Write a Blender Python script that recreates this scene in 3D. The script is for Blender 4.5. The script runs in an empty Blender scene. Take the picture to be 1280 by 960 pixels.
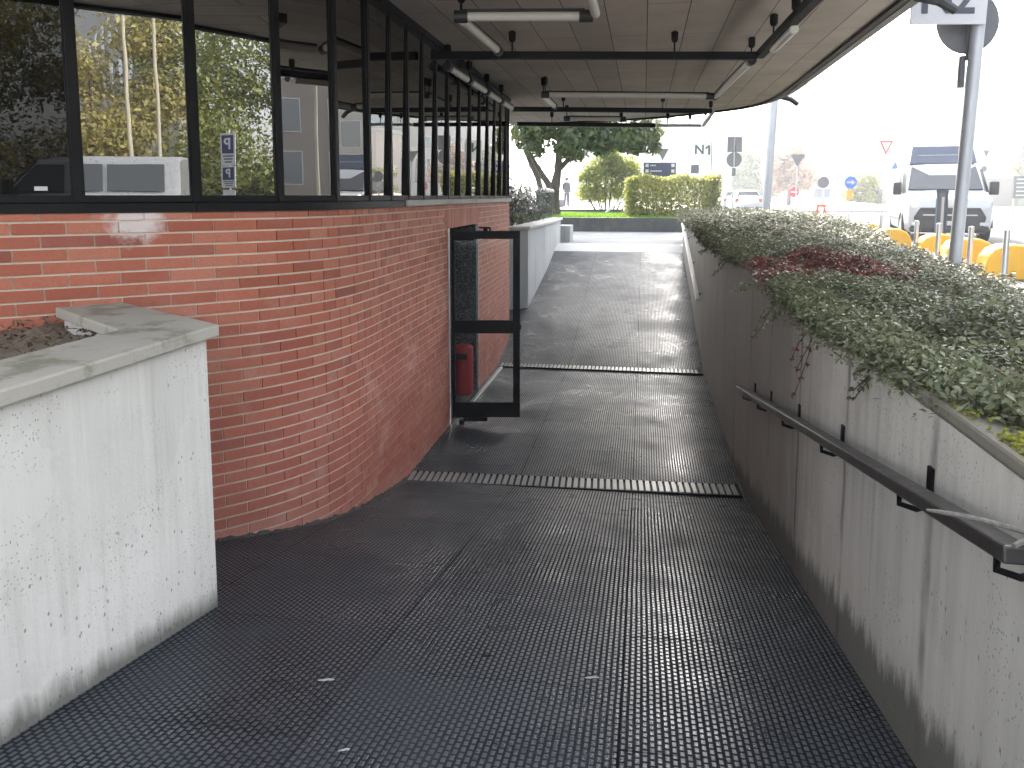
import bpy, bmesh, math, random
import numpy as np
from math import sin, cos, tan, atan, atan2, hypot, radians, pi, sqrt
from mathutils import Vector, Matrix
random.seed(7)
RNG = np.random.default_rng(11)
scn = bpy.context.scene
COL = scn.collection
GZ = -1.15            # street level (camera eye is z = 0)
LZ = -2.50            # landing level in front of the door

# ------------------------------------------------------------------ camera
F, PX, PY, W, H = 955.0, 640.0, 350.0, 1280.0, 960.0
PIT, YAW = atan(105/955.0), atan(165/961.0)
FWD = Vector((-sin(YAW)*cos(PIT), cos(YAW)*cos(PIT), -sin(PIT)))
RGT = Vector((cos(YAW), sin(YAW), 0))
UPV = RGT.cross(FWD)
cam_d = bpy.data.cameras.new('camera')
cam = bpy.data.objects.new('camera', cam_d)
COL.objects.link(cam)
cam.matrix_world = Matrix(((RGT.x, UPV.x, -FWD.x, 0), (RGT.y, UPV.y, -FWD.y, 0), (RGT.z, UPV.z, -FWD.z, 0), (0, 0, 0, 1)))
cam_d.sensor_fit = 'HORIZONTAL'; cam_d.sensor_width = 36.0
cam_d.lens = 36.0*F/W
cam_d.shift_x = 0.0
cam_d.shift_y = -(H/2-PY)/W
cam_d.clip_start = 0.05; cam_d.clip_end = 3000
scn.camera = cam

def ray(u, v):
    return FWD + RGT*((u-PX)/F) + UPV*((PY-v)/F)
def at(u, D, z=0.0):
    """ground position seen in column u at forward distance D (level view axis)"""
    f = Vector((-sin(YAW), cos(YAW), 0))
    k = (u-PX)/sqrt(F*F+105*105)
    p = f*D + RGT*(k*D)
    return Vector((p.x, p.y, z))
FACE = atan2(RGT.y, RGT.x)      # rotation about z that turns local +x to the view's right

# ------------------------------------------------------------------ mesh helpers
class MB:
    def __init__(s): s.v=[]; s.f=[]; s.m=[]
    def add(s, vs, fs, mi=0):
        o=len(s.v); s.v += [tuple(p) for p in vs]
        for f in fs: s.f.append(tuple(i+o for i in f)); s.m.append(mi)
        return s
    def box(s, x0,x1,y0,y1,z0,z1, mi=0, M=None):
        vs=[Vector(p) for p in ((x0,y0,z0),(x1,y0,z0),(x1,y1,z0),(x0,y1,z0),(x0,y0,z1),(x1,y0,z1),(x1,y1,z1),(x0,y1,z1))]
        if M is not None: vs=[M@p for p in vs]
        return s.add(vs,[(0,3,2,1),(4,5,6,7),(0,1,5,4),(1,2,6,5),(2,3,7,6),(3,0,4,7)],mi)
    def tube(s, p0, p1, r0, r1=None, n=10, mi=0, cap=True):
        r1 = r0 if r1 is None else r1
        p0,p1=Vector(p0),Vector(p1); d=(p1-p0).normalized()
        a=d.orthogonal().normalized(); b=d.cross(a)
        vs=[]
        for p,r in ((p0,r0),(p1,r1)):
            for k in range(n):
                t=2*pi*k/n; vs.append(p+a*(r*cos(t))+b*(r*sin(t)))
        fs=[(k,(k+1)%n,n+(k+1)%n,n+k) for k in range(n)]
        if cap: fs += [tuple(range(n-1,-1,-1)), tuple(range(n,2*n))]
        return s.add(vs,fs,mi)
    def bar(s, p0, p1, w, h, mi=0):
        """rectangular bar between two points, w sideways, h upwards"""
        p0,p1=Vector(p0),Vector(p1); d=(p1-p0).normalized()
        a=d.cross(Vector((0,0,1)));
        if a.length<1e-4: a=Vector((1,0,0))
        a.normalize(); b=a.cross(d)
        vs=[]
        for p in (p0,p1):
            for i,j in ((-1,-1),(1,-1),(1,1),(-1,1)): vs.append(p+a*(i*w/2)+b*(j*h/2))
        return s.add(vs,[(3,2,1,0),(4,5,6,7),(0,1,5,4),(1,2,6,5),(2,3,7,6),(3,0,4,7)],mi)
    def path(s, pts, r, n=8, mi=0):
        pts=[Vector(p) for p in pts]; rings=[]
        for i,p in enumerate(pts):
            d=(pts[min(i+1,len(pts)-1)]-pts[max(i-1,0)]).normalized()
            a=d.cross(Vector((0,0,1)))
            if a.length<0.05: a=Vector((1,0,0))
            a.normalize(); b=a.cross(d)
            rr = r[i] if isinstance(r,(list,tuple)) else r
            rings.append([p+a*(rr*cos(2*pi*k/n))+b*(rr*sin(2*pi*k/n)) for k in range(n)])
        vs=[q for R_ in rings for q in R_]; fs=[]
        for i in range(len(pts)-1):
            for k in range(n): fs.append((i*n+k,i*n+(k+1)%n,(i+1)*n+(k+1)%n,(i+1)*n+k))
        fs += [tuple(range(n-1,-1,-1)), tuple(range((len(pts)-1)*n,len(pts)*n))]
        return s.add(vs,fs,mi)
    def prism(s, poly, z0, z1, mi=0, M=None):
        n=len(poly)
        vs=[Vector((p[0],p[1],z0)) for p in poly]+[Vector((p[0],p[1],z1)) for p in poly]
        if M is not None: vs=[M@p for p in vs]
        fs=[(k,(k+1)%n,n+(k+1)%n,n+k) for k in range(n)]+[tuple(range(n-1,-1,-1)),tuple(range(n,2*n))]
        return s.add(vs,fs,mi)
    def lathe(s, prof, n=16, mi=0, M=None, c=(0,0,0)):
        vs=[]
        for r,z in prof:
            for k in range(n):
                t=2*pi*k/n; p=Vector((c[0]+r*cos(t),c[1]+r*sin(t),c[2]+z)); vs.append(M@p if M is not None else p)
        fs=[]
        for i in range(len(prof)-1):
            for k in range(n): fs.append((i*n+k,i*n+(k+1)%n,(i+1)*n+(k+1)%n,(i+1)*n+k))
        fs += [tuple(range(n-1,-1,-1)), tuple(range((len(prof)-1)*n,len(prof)*n))]
        return s.add(vs,fs,mi)
    def loft(s, rings, mi=0, cap=True):
        n=len(rings[0]); vs=[p for R_ in rings for p in R_]; fs=[]
        for i in range(len(rings)-1):
            for k in range(n): fs.append((i*n+k,i*n+(k+1)%n,(i+1)*n+(k+1)%n,(i+1)*n+k))
        if cap: fs += [tuple(range(n-1,-1,-1)), tuple(range((len(rings)-1)*n,len(rings)*n))]
        return s.add(vs,fs,mi)
    def build(s, name, mats, parent=None, smooth=False, bevel=0, fixn=True):
        me=bpy.data.meshes.new(name)
        me.from_pydata(s.v,[],s.f)
        if not isinstance(mats,(list,tuple)): mats=[mats]
        for m in mats: me.materials.append(m)
        if len(mats)>1: me.polygons.foreach_set('material_index',s.m)
        if fixn:
            bm=bmesh.new(); bm.from_mesh(me); bmesh.ops.recalc_face_normals(bm,faces=bm.faces); bm.to_mesh(me); bm.free()
        if smooth:
            me.polygons.foreach_set('use_smooth',[True]*len(me.polygons))
            try: me.set_sharp_from_angle(angle=radians(38))
            except Exception: pass
        me.update()
        o=bpy.data.objects.new(name,me); COL.objects.link(o)
        if parent is not None: o.parent=parent
        if bevel:
            b=o.modifiers.new('bevel','BEVEL'); b.width=bevel; b.segments=2; b.limit_method='ANGLE'; b.angle_limit=radians(40)
        return o

def tag(o, label=None, cat=None, group=None, kind=None):
    if label: o['label']=label
    if cat: o['category']=cat
    if group: o['group']=group
    if kind: o['kind']=kind
    return o
def thing(name, label, cat, loc=(0,0,0), rz=0.0, group=None):
    o=bpy.data.objects.new(name,None); o.empty_display_size=.2
    COL.objects.link(o); o.location=loc; o.rotation_euler=(0,0,rz)
    return tag(o,label,cat,group)
def kids(o): return [c for c in COL.objects if c.parent==o]
def dup(o, loc, rz=0.0, label=None, parent=None):
    c=o.copy(); COL.objects.link(c)
    if parent is None:
        c.location=loc; c.rotation_euler=(0,0,rz)
        if label: c['label']=label
    else: c.parent=parent
    for k in kids(o):
        dup(k,None,parent=c)
    return c
def text_mesh(name, s, size, mat, parent, loc, rot, depth=.004):
    cu=bpy.data.curves.new(name,'FONT'); cu.body=s; cu.size=size; cu.extrude=depth; cu.align_x='CENTER'; cu.align_y='CENTER'
    cu.offset = size*0.02
    t=bpy.data.objects.new(name+'_tmp',cu); COL.objects.link(t)
    dg=bpy.context.evaluated_depsgraph_get()
    me=bpy.data.meshes.new_from_object(t.evaluated_get(dg))
    bpy.data.objects.remove(t)
    me.materials.clear(); me.materials.append(mat)
    o=bpy.data.objects.new(name,me); COL.objects.link(o)
    o.parent=parent; o.location=loc; o.rotation_euler=rot
    return o

# ------------------------------------------------------------------ materials
class NT:
    def __init__(s, name):
        s.mat=bpy.data.materials.new(name); s.mat.use_nodes=True
        s.t=s.mat.node_tree; s.t.nodes.clear()
        s.out=s.t.nodes.new('ShaderNodeOutputMaterial')
    def n(s, typ, **k):
        nd=s.t.nodes.new(typ)
        for a,b in k.items():
            if a in nd.inputs: nd.inputs[a].default_value=b
            else: setattr(nd,a,b)
        return nd
    def l(s,a,b): s.t.links.new(a,b)
    def val(s, x): return x
    def math(s, op, a, b=None, c=None, clamp=False):
        nd=s.t.nodes.new('ShaderNodeMath'); nd.operation=op; nd.use_clamp=clamp
        for i,x in enumerate((a,b,c)):
            if x is None: continue
            if isinstance(x,(int,float)): nd.inputs[i].default_value=x
            else: s.l(x,nd.inputs[i])
        return nd.outputs[0]
    def mix(s, fac, a, b, blend='MIX'):
        nd=s.t.nodes.new('ShaderNodeMix'); nd.data_type='RGBA'; nd.blend_type=blend
        for sock,x in ((nd.inputs[0],fac),(nd.inputs[6],a),(nd.inputs[7],b)):
            if isinstance(x,(int,float)): sock.default_value=x
            elif isinstance(x,tuple): sock.default_value=(x[0],x[1],x[2],1)
            else: s.l(x,sock)
        return nd.outputs[2]
    def ramp(s, fac, stops, interp='LINEAR'):
        nd=s.t.nodes.new('ShaderNodeValToRGB'); cr=nd.color_ramp; cr.interpolation=interp
        while len(cr.elements)<len(stops): cr.elements.new(.5)
        for e,(p,c) in zip(cr.elements,stops):
            e.position=p; e.color=(c,c,c,1) if isinstance(c,(int,float)) else (c[0],c[1],c[2],1)
        s.l(fac,nd.inputs[0]); return nd.outputs[0]
    def coord(s, kind='Object', scale=(1,1,1), rot=(0,0,0)):
        tc=s.t.nodes.new('ShaderNodeTexCoord'); mp=s.t.nodes.new('ShaderNodeMapping')
        mp.inputs['Scale'].default_value=scale; mp.inputs['Rotation'].default_value=rot
        s.l(tc.outputs[kind],mp.inputs[0]); return mp.outputs[0]
    def noise(s, vec, scale=5, detail=4, rough=.55, dist=0):
        nd=s.n('ShaderNodeTexNoise'); nd.inputs['Scale'].default_value=scale; nd.inputs['Detail'].default_value=detail
        nd.inputs['Roughness'].default_value=rough; nd.inputs['Distortion'].default_value=dist
        s.l(vec,nd.inputs['Vector']); return nd.outputs['Fac']
    def bump(s, h, strength=.3, dist=.01):
        nd=s.n('ShaderNodeBump'); nd.inputs['Strength'].default_value=strength; nd.inputs['Distance'].default_value=dist
        s.l(h,nd.inputs['Height']); return nd.outputs[0]
    def pbsdf(s, color=(.5,.5,.5), rough=.6, metal=0.0, spec=.5, normal=None, ior=None):
        p=s.n('ShaderNodeBsdfPrincipled')
        for k,x in (('Base Color',color),('Roughness',rough),('Metallic',metal),('Specular IOR Level',spec)):
            if isinstance(x,tuple): p.inputs[k].default_value=(x[0],x[1],x[2],1)
            elif isinstance(x,(int,float)): p.inputs[k].default_value=x
            else: s.l(x,p.inputs[k])
        if ior: p.inputs['IOR'].default_value=ior
        if normal is not None: s.l(normal,p.inputs['Normal'])
        return p.outputs[0]
    def done(s, sh): s.l(sh,s.out.inputs['Surface']); return s.mat

def plain(name, color, rough=.6, metal=0.0, var=.12, scale=6.0, bump=0.0, spec=.4):
    m=NT(name); v=m.coord()
    n=m.noise(v,scale,5)
    c=m.mix(n,tuple(x*(1-var) for x in color),tuple(min(1,x*(1+var)) for x in color))
    r=m.math('ADD',m.math('MULTIPLY',m.noise(v,scale*3,3),.2),rough-.1)
    nb=m.bump(m.noise(v,scale*12,3),bump,.01) if bump else None
    return m.done(m.pbsdf(c,r,metal,spec,nb))

def leafmat(name, stops, trans=.35, rough=.45, spec=.4):
    m=NT(name)
    g=m.n('ShaderNodeNewGeometry')
    v=m.coord()
    f=m.math('ADD',m.math('MULTIPLY',g.outputs['Random Per Island'],.65),m.math('MULTIPLY',m.noise(v,1.3,3),.5),clamp=True)
    c=m.ramp(f,stops)
    p=m.pbsdf(c,rough,0,spec)
    t=m.n('ShaderNodeBsdfTranslucent'); m.l(m.mix(.5,c,tuple(x for x in stops[-1][1])),t.inputs[0])
    mx=m.n('ShaderNodeMixShader'); mx.inputs[0].default_value=trans
    m.l(p,mx.inputs[1]); m.l(t.outputs[0],mx.inputs[2])
    return m.done(mx.outputs[0])

M={}
M['black']=plain('black_metal',(.005,.005,.0055),.5,0,.2,8,0,.12)
M['dark_metal']=plain('dark_metal',(.035,.036,.038),.5,.3,.2,6)
M['frame']=plain('window_frame_paint',(.006,.006,.0065),.45,0,.25,5,.02,.15)
M['steel']=plain('steel',(.42,.42,.42),.35,.9,.1,9)
M['pole']=plain('galvanised',(.36,.37,.39),.5,.5,.12,5)
M['white']=plain('white_paint',(.72,.73,.74),.35,0,.04,4)
M['white_plastic']=plain('white_plastic',(.62,.60,.55),.4,0,.1,7)
M['signback']=plain('sign_back',(.10,.10,.11),.55,.3,.15,4)
M['signwhite']=plain('sign_white',(.42,.42,.44),.45,0,.03,4)
M['signblue']=plain('sign_blue',(.02,.12,.5),.45,0,.05,4)
M['signnavy']=plain('sign_navy',(.012,.02,.07),.5,0,.1,4)
M['signred']=plain('sign_red',(.5,.012,.015),.45,0,.05,4)
M['letter']=plain('letter_dark',(.045,.05,.07),.5,0,.1,4)
M['yellow']=plain('yellow_paint',(.62,.33,.025),.6,0,.12,5,.05)
M['redbin']=plain('red_bin',(.27,.016,.022),.62,0,.15,5)
M['orange']=plain('orange_red',(.55,.08,.03),.5,0,.1,5)
M['rubber']=plain('tyre',(.015,.015,.015),.8,0,.1,8)
M['carglass']=plain('car_glass',(.02,.025,.03),.06,0,.05,3,0,1.0)
M['bark']=plain('bark',(.055,.042,.033),.85,0,.35,9,.4)
M['soilm']=None

NR=0.18; FR=0.192
def mat_brick(name, lowdark=True):
    m=NT(name); g=m.n('ShaderNodeNewGeometry'); v=m.coord()
    rnd=g.outputs['Random Per Island']
    c=m.ramp(rnd,[(0,(.31,.085,.049)),(.3,(.38,.113,.066)),(.62,(.42,.133,.079)),(.9,(.45,.165,.102)),(1,(.26,.072,.052))])
    sep=m.n('ShaderNodeSeparateXYZ'); m.l(v,sep.inputs[0])
    # lower courses are a purpler, washed red; a band of old white salts comes and goes
    low=m.ramp(m.math('ADD',m.math('MULTIPLY',sep.outputs[2],-.4),m.math('MULTIPLY',m.noise(v,1.1,4),.5)),[(.45,0),(.95,1)])
    c=m.mix(m.math('MULTIPLY',low,.5),c,(.39,.145,.112))
    salt=m.math('MULTIPLY',m.ramp(m.noise(v,2.4,8,.7),[(.5,0),(.72,1)]),m.math('ADD',m.math('MULTIPLY',low,.45),.22))
    wn=m.n('ShaderNodeTexWhiteNoise'); wn.noise_dimensions='1D'; m.l(rnd,wn.inputs['W'])
    per=m.ramp(wn.outputs['Value'],[(.3,0),(.95,1)])
    salt=m.math('MULTIPLY',salt,m.math('ADD',m.math('MULTIPLY',per,1.3),.45))
    c=m.mix(salt,c,(.52,.315,.26))
    foot=m.math('MAXIMUM',m.math('ADD',m.math('MULTIPLY',sep.outputs[1],-NR),LZ+NR*6.35),LZ)
    hg=m.math('SUBTRACT',sep.outputs[2],foot)
    dust=m.ramp(m.math('ADD',hg,m.math('MULTIPLY',m.noise(v,2.2,4),.16)),[(.10,1),(.26,0)])
    c=m.mix(m.math('MULTIPLY',dust,m.math('ADD',m.math('MULTIPLY',per,.5),.22)),c,(.46,.23,.185))
    fine=m.noise(v,60,5,.7)
    c=m.mix(m.math('MULTIPLY',m.ramp(fine,[(.35,1),(.55,0)]),.25),c,(.16,.04,.03))
    # white patch under the sill by the second window
    vm=m.n('ShaderNodeVectorMath'); vm.operation='DISTANCE'; m.l(v,vm.inputs[0]); vm.inputs[1].default_value=(-2.79,3.86,-.12)
    pt=m.ramp(m.math('ADD',vm.outputs['Value'],m.math('MULTIPLY',m.noise(v,14,5,.7),.22)),[(.20,1),(.27,0)])
    c=m.mix(m.math('MULTIPLY',pt,.85),c,(.66,.60,.58))
    b=m.bump(m.math('ADD',fine,m.math('MULTIPLY',m.noise(v,14,4),.6)),.35,.006)
    return m.done(m.pbsdf(c,m.math('ADD',m.math('MULTIPLY',fine,.25),.5),0,.35,b))
M['brick']=mat_brick('brick_clay')
M['crumbs']=plain('mortar_crumbs',(.07,.068,.06),.95,0,.6,22,.6)
M['mortar']=plain('mortar',(.58,.50,.40),.9,0,.25,9,.4)

def mat_concrete(name, base, dark, streak=.5, moss=.0, zdirt=None, bugs=True, rough=.8, joint=0, shade_from=None):
    m=NT(name); v=m.coord()
    big=m.noise(v,.9,6,.6)
    c=m.mix(m.ramp(big,[(.3,0),(.7,1)]),tuple(x*.86 for x in base),tuple(min(1,x*1.08) for x in base))
    # vertical board/rain streaks: noise stretched along z
    vs=m.coord('Object',(7,7,.35))
    st=m.ramp(m.noise(vs,1.6,6,.65),[(.42,0),(.72,1)])
    gate=m.ramp(m.noise(m.coord('Object',(.8,.8,.5)),1.3,4,.6),[(.38,.15),(.62,1)])
    c=m.mix(m.math('MULTIPLY',m.math('MULTIPLY',st,gate),streak),c,dark)
    vs2=m.coord('Object',(26,26,.8))
    st2=m.ramp(m.noise(vs2,1.2,4,.6),[(.5,0),(.66,1)])
    c=m.mix(m.math('MULTIPLY',m.math('MULTIPLY',st2,gate),streak*.4),c,tuple(x*.75 for x in dark))
    h=m.noise(v,55,5,.6)
    if bugs:
        vo=m.n('ShaderNodeTexVoronoi'); vo.inputs['Scale'].default_value=27; m.l(m.coord('Object',(1,1,.62)),vo.inputs['Vector']); vo.inputs['Randomness'].default_value=1
        hole=m.ramp(vo.outputs['Distance'],[(.07,1),(.16,0)])
        hole=m.math('MULTIPLY',hole,m.ramp(m.noise(v,1.9,3),[(.38,0),(.52,1)]))
        vo2=m.n('ShaderNodeTexVoronoi'); vo2.inputs['Scale'].default_value=70; m.l(m.coord('Object',(1,1,.7)),vo2.inputs['Vector'])
        h2=m.math('MULTIPLY',m.ramp(vo2.outputs['Distance'],[(.10,1),(.22,0)]),m.ramp(m.noise(v,2.7,3),[(.46,0),(.58,1)]))
        hole=m.math('MAXIMUM',hole,h2)
        scr=m.math('MULTIPLY',m.ramp(m.noise(m.coord('Object',(9,9,2.6),(.3,.3,0)),1.5,6,.75),[(.62,0),(.68,1)]),m.ramp(m.noise(v,1.3,2),[(.5,0),(.58,1)]))
        c=m.mix(m.math('MULTIPLY',scr,.42),c,tuple(x*.8 for x in dark))
        edge=m.noise(v,1.15,5,.62); pale=m.ramp(edge,[(.52,0),(.535,1)])
        c=m.mix(m.math('MULTIPLY',pale,.22),c,tuple(min(1,x*1.12) for x in base))
    if bugs:
        c=m.mix(m.math('MULTIPLY',hole,.68),c,tuple(x*.35 for x in dark))
        h=m.math('SUBTRACT',h,m.math('MULTIPLY',hole,2.0))
    if shade_from is not None:
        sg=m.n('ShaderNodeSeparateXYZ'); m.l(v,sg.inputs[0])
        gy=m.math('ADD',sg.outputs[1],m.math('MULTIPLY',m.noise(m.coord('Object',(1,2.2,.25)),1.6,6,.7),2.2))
        gm=m.ramp(m.math('DIVIDE',m.math('SUBTRACT',gy,shade_from),2.0),[(.25,0),(.75,1)])
        c=m.mix(m.math('MULTIPLY',gm,.74),c,(.14,.125,.108))  # canopy shade mixed into the wall colour, with a streaky edge
    if zdirt is not None:
        # grime creeping up from a sloping foot: zdirt=(a,b): foot z = a + b*y
        sep=m.n('ShaderNodeSeparateXYZ'); m.l(v,sep.inputs[0])
        foot=m.math('ADD',m.math('MULTIPLY',sep.outputs[1],zdirt[1]),zdirt[0])
        hgt=m.math('SUBTRACT',sep.outputs[2],foot)
        d=m.math('SUBTRACT',m.math('MULTIPLY',m.noise(m.coord('Object',(9,9,2.0)),1.2,6,.7),zdirt[2]),hgt)
        dm=m.ramp(m.math('ADD',m.math('MULTIPLY',d,4.0),.5),[(.35,0),(.75,1)])
        c=m.mix(m.math('MULTIPLY',dm,.8),c,(.055,.055,.042))
    if moss:
        mo=m.ramp(m.noise(v,3.2,7,.7),[(.52,0),(.62,1)])
        c=m.mix(m.math('MULTIPLY',mo,moss),c,(.13,.13,.07))
    if joint:
        sep2=m.n('ShaderNodeSeparateXYZ'); m.l(v,sep2.inputs[0])
        pos=m.math('ADD',sep2.outputs[1],m.math('MULTIPLY',m.noise(m.coord('Object',(1,1,3)),2.0,3),.05))
        fr=m.math('ABSOLUTE',m.math('SUBTRACT',m.math('FRACT',m.math('DIVIDE',pos,joint)),.5))
        jl=m.ramp(fr,[(.0,1),(.012,.9),(.035,0)])
        vfade=m.ramp(m.noise(m.coord('Object',(1,1.2,.8)),1.7,3),[(.42,0),(.6,1)])
        c=m.mix(m.math('MULTIPLY',m.math('MULTIPLY',jl,vfade),.7),c,(.05,.047,.042))
        h=m.math('SUBTRACT',h,m.math('MULTIPLY',jl,1.2))
    b=m.bump(h,.35,.006)
    return m.done(m.pbsdf(c,rough,0,.3,b))
NR=0.18; FR=0.192
M['conc_left']=mat_concrete('planter_concrete',(.66,.64,.59),(.30,.285,.24),.42,0,(LZ+NR*6.35,-NR,.16))
M['conc_right']=mat_concrete('wall_concrete',(.53,.505,.45),(.17,.155,.13),.5,0,(LZ+NR*6.35,-NR,.42),joint=.98,shade_from=4.2)
M['conc_far']=mat_concrete('far_concrete',(.36,.37,.37),(.2,.2,.2),.45,0,None,joint=1.15)
M['coping']=mat_concrete('coping_stone',(.42,.395,.34),(.2,.185,.15),.15,.6,None,False,.75)
M['coping_far']=mat_concrete('coping_stone_far',(.46,.45,.43),(.22,.21,.19),.1,.2,None,False,.75)
M['blackstone']=mat_concrete('dark_wall',(.06,.062,.062),(.02,.02,.02),.6,.3,None,True,.7)

MP=.0238
def mat_mat(name):
    """studded rubber matting: rows of small rounded pads, cut in 1 m sheets, worn and dusty"""
    m=NT(name); v=m.coord()
    sep=m.n('ShaderNodeSeparateXYZ'); m.l(v,sep.inputs[0]); x,y=sep.outputs[0],sep.outputs[1]
    wob=m.math('MULTIPLY',m.math('SUBTRACT',m.noise(v,1.2,2),.5),.012)
    xx=m.math('ADD',x,wob)
    px=m.math('ABSOLUTE',m.math('SUBTRACT',m.math('FRACT',m.math('DIVIDE',xx,MP)),.5))
    rowid=m.math('FLOOR',m.math('DIVIDE',xx,MP))
    off=m.math('MULTIPLY',m.math('MODULO',m.math('ABSOLUTE',rowid),2.0),.018)
    py=m.math('ABSOLUTE',m.math('SUBTRACT',m.math('FRACT',m.math('DIVIDE',m.math('ADD',m.math('ADD',y,off),wob),.036)),.5))
    padx=m.ramp(px,[(.24,1),(.34,0)]); pady=m.ramp(py,[(.30,1),(.42,0)])
    pad=m.math('MULTIPLY',padx,pady)
    # worn patches where the studs are filled with dirt or rubbed flat
    worn=m.ramp(m.noise(v,1.3,7,.68),[(.46,0),(.64,1)])
    pad=m.math('MULTIPLY',pad,m.math('SUBTRACT',1.0,m.math('MULTIPLY',worn,.6)))
    # sheet seams
    sx=m.math('ABSOLUTE',m.math('SUBTRACT',m.math('FRACT',m.math('ADD',x,.55+.0)),.5))
    seam=m.ramp(sx,[(0,1),(.002,.9),(.006,0)])
    wy=m.math('ADD',y,m.math('MULTIPLY',m.math('FLOOR',m.math('ADD',x,.05)),.37))
    jit=m.math('MULTIPLY',m.math('SUBTRACT',m.noise(m.coord('Object',(.8,1.3,1)),1.0,2),.5),.2)
    sy=m.math('ABSOLUTE',m.math('SUBTRACT',m.math('FRACT',m.math('DIVIDE',m.math('ADD',wy,jit),.93)),.5))
    seamy=m.ramp(sy,[(0,1),(.002,.8),(.007,0)])
    seam=m.math('MULTIPLY',m.math('MAXIMUM',seam,m.math('MULTIPLY',seamy,.75)),m.ramp(m.noise(v,1.9,4,.6),[(.36,.25),(.62,.9)]))
    # sheet-to-sheet tone
    wn=m.n('ShaderNodeTexWhiteNoise'); wn.noise_dimensions='2D'
    cmb=m.n('ShaderNodeCombineXYZ'); m.l(m.math('FLOOR',m.math('ADD',x,.05)),cmb.inputs[0]); m.l(m.math('FLOOR',m.math('ADD',m.math('DIVIDE',m.math('ADD',wy,jit),.93),.5)),cmb.inputs[1])
    m.l(cmb.outputs[0],wn.inputs['Vector'])
    base=m.mix(wn.outputs['Value'],(.036,.044,.054),(.064,.073,.085))
    dust=m.ramp(m.noise(v,2.6,8,.7),[(.4,0),(.75,1)])
    base=m.mix(m.math('MULTIPLY',dust,.5),base,(.12,.13,.142))
    c=m.mix(pad,m.mix(.72,base,(.004,.0045,.0055)),base)
    c=m.mix(m.math('MULTIPLY',worn,.45),c,m.mix(.5,base,(.030,.035,.042)))
    tears=m.ramp(m.noise(m.coord('Object',(5,14,1)),1.1,5,.7),[(.665,0),(.69,1)])
    c=m.mix(m.math('MAXIMUM',seam,tears),c,(.006,.006,.006))
    pale=m.ramp(m.noise(m.coord('Object',(6,6,1)),3.3,5,.8),[(.745,0),(.765,1)])
    c=m.mix(m.math('MULTIPLY',pale,.7),c,(.22,.23,.24))
    r=m.math('ADD',m.math('MULTIPLY',m.noise(v,2.3,7,.68),.5),.03)
    r=m.math('ADD',r,m.math('MULTIPLY',m.math('SUBTRACT',1.0,pad),.35))
    r=m.math('ADD',r,m.math('MULTIPLY',seam,.6),None,True)
    hh=m.math('SUBTRACT',pad,m.math('MULTIPLY',seam,.25))
    hh=m.math('ADD',hh,m.math('MULTIPLY',m.noise(v,1.7,4),1.5))
    b=m.bump(hh,.55,.004)
    return m.done(m.pbsdf(c,r,0,m.math('MULTIPLY',m.math('ADD',m.math('MULTIPLY',m.math('MULTIPLY',pad,m.math('SUBTRACT',1.0,tears)),.78),.03),m.math('SUBTRACT',1.0,seam)),b))
M['matting']=mat_mat('rubber_matting')

def mat_soffit(name):
    m=NT(name)
    v=m.coord('Object',(1,1,1),(0,0,radians(90)))
    br=m.n('ShaderNodeTexBrick'); m.l(v,br.inputs['Vector'])
    br.inputs['Scale'].default_value=1; br.inputs['Brick Width'].default_value=1.9; br.inputs['Row Height'].default_value=.34
    br.inputs['Mortar Size'].default_value=.005; br.inputs['Mortar Smooth'].default_value=.3
    br.inputs['Color1'].default_value=(.25,.25,.25,1); br.inputs['Color2'].default_value=(.75,.75,.75,1); br.inputs['Mortar'].default_value=(0,0,0,1)
    br.offset=.37
    vv=m.coord()
    n=m.noise(vv,1.4,6,.65); n2=m.noise(m.coord('Object',(1,9,1)),3,4,.6)
    c=m.mix(br.outputs['Color'],(.45,.41,.37),(.68,.63,.57))
    c=m.mix(m.ramp(n,[(.4,0),(.75,.6)]),c,(.30,.27,.24))
    c=m.mix(m.math('MULTIPLY',n2,.3),c,(.42,.34,.27))
    c=m.mix(m.math('MULTIPLY',br.outputs['Fac'],.8),c,(.05,.045,.04))
    b=m.bump(m.math('SUBTRACT',n2,m.math('MULTIPLY',br.outputs['Fac'],2.0)),.3,.01)
    return m.done(m.pbsdf(c,.8,0,.3,b))
M['soffit']=mat_soffit('board_soffit')

def mat_granite(name):
    m=NT(name); v=m.coord()
    n=m.noise(v,90,4,.75); n2=m.noise(v,38,3,.7)
    c=m.ramp(n,[(.38,.008),(.5,.05),(.58,.22),(.7,.5)])
    c=m.mix(m.ramp(n2,[(.5,0),(.6,1)]),c,(.015,.015,.016))
    return m.done(m.pbsdf(c,.3,0,.5))
M['granite']=mat_granite('black_granite')

def mat_reflect(name, dark=.005, ior=2.9, tint=1.0):
    m=NT(name); v=m.coord()
    n=m.noise(v,1.3,2,.4)
    b=m.bump(n,.02,.05)
    d=m.n('ShaderNodeBsdfDiffuse'); d.inputs[0].default_value=(dark,dark,dark*1.05,1)
    g=m.n('ShaderNodeBsdfGlossy'); g.inputs['Roughness'].default_value=.004; g.inputs[0].default_value=(tint,tint*.985,tint*.94,1); m.l(b,g.inputs['Normal'])
    fr=m.n('ShaderNodeFresnel'); fr.inputs['IOR'].default_value=ior; m.l(b,fr.inputs['Normal'])
    mx=m.n('ShaderNodeMixShader'); m.l(fr.outputs[0],mx.inputs[0]); m.l(d.outputs[0],mx.inputs[1]); m.l(g.outputs[0],mx.inputs[2])
    return m.done(mx.outputs[0])
M['mirror_glass']=mat_reflect('solar_glass')
M['dark_glass']=mat_reflect('dark_solar_glass',.004,1.5,.55)
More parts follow.
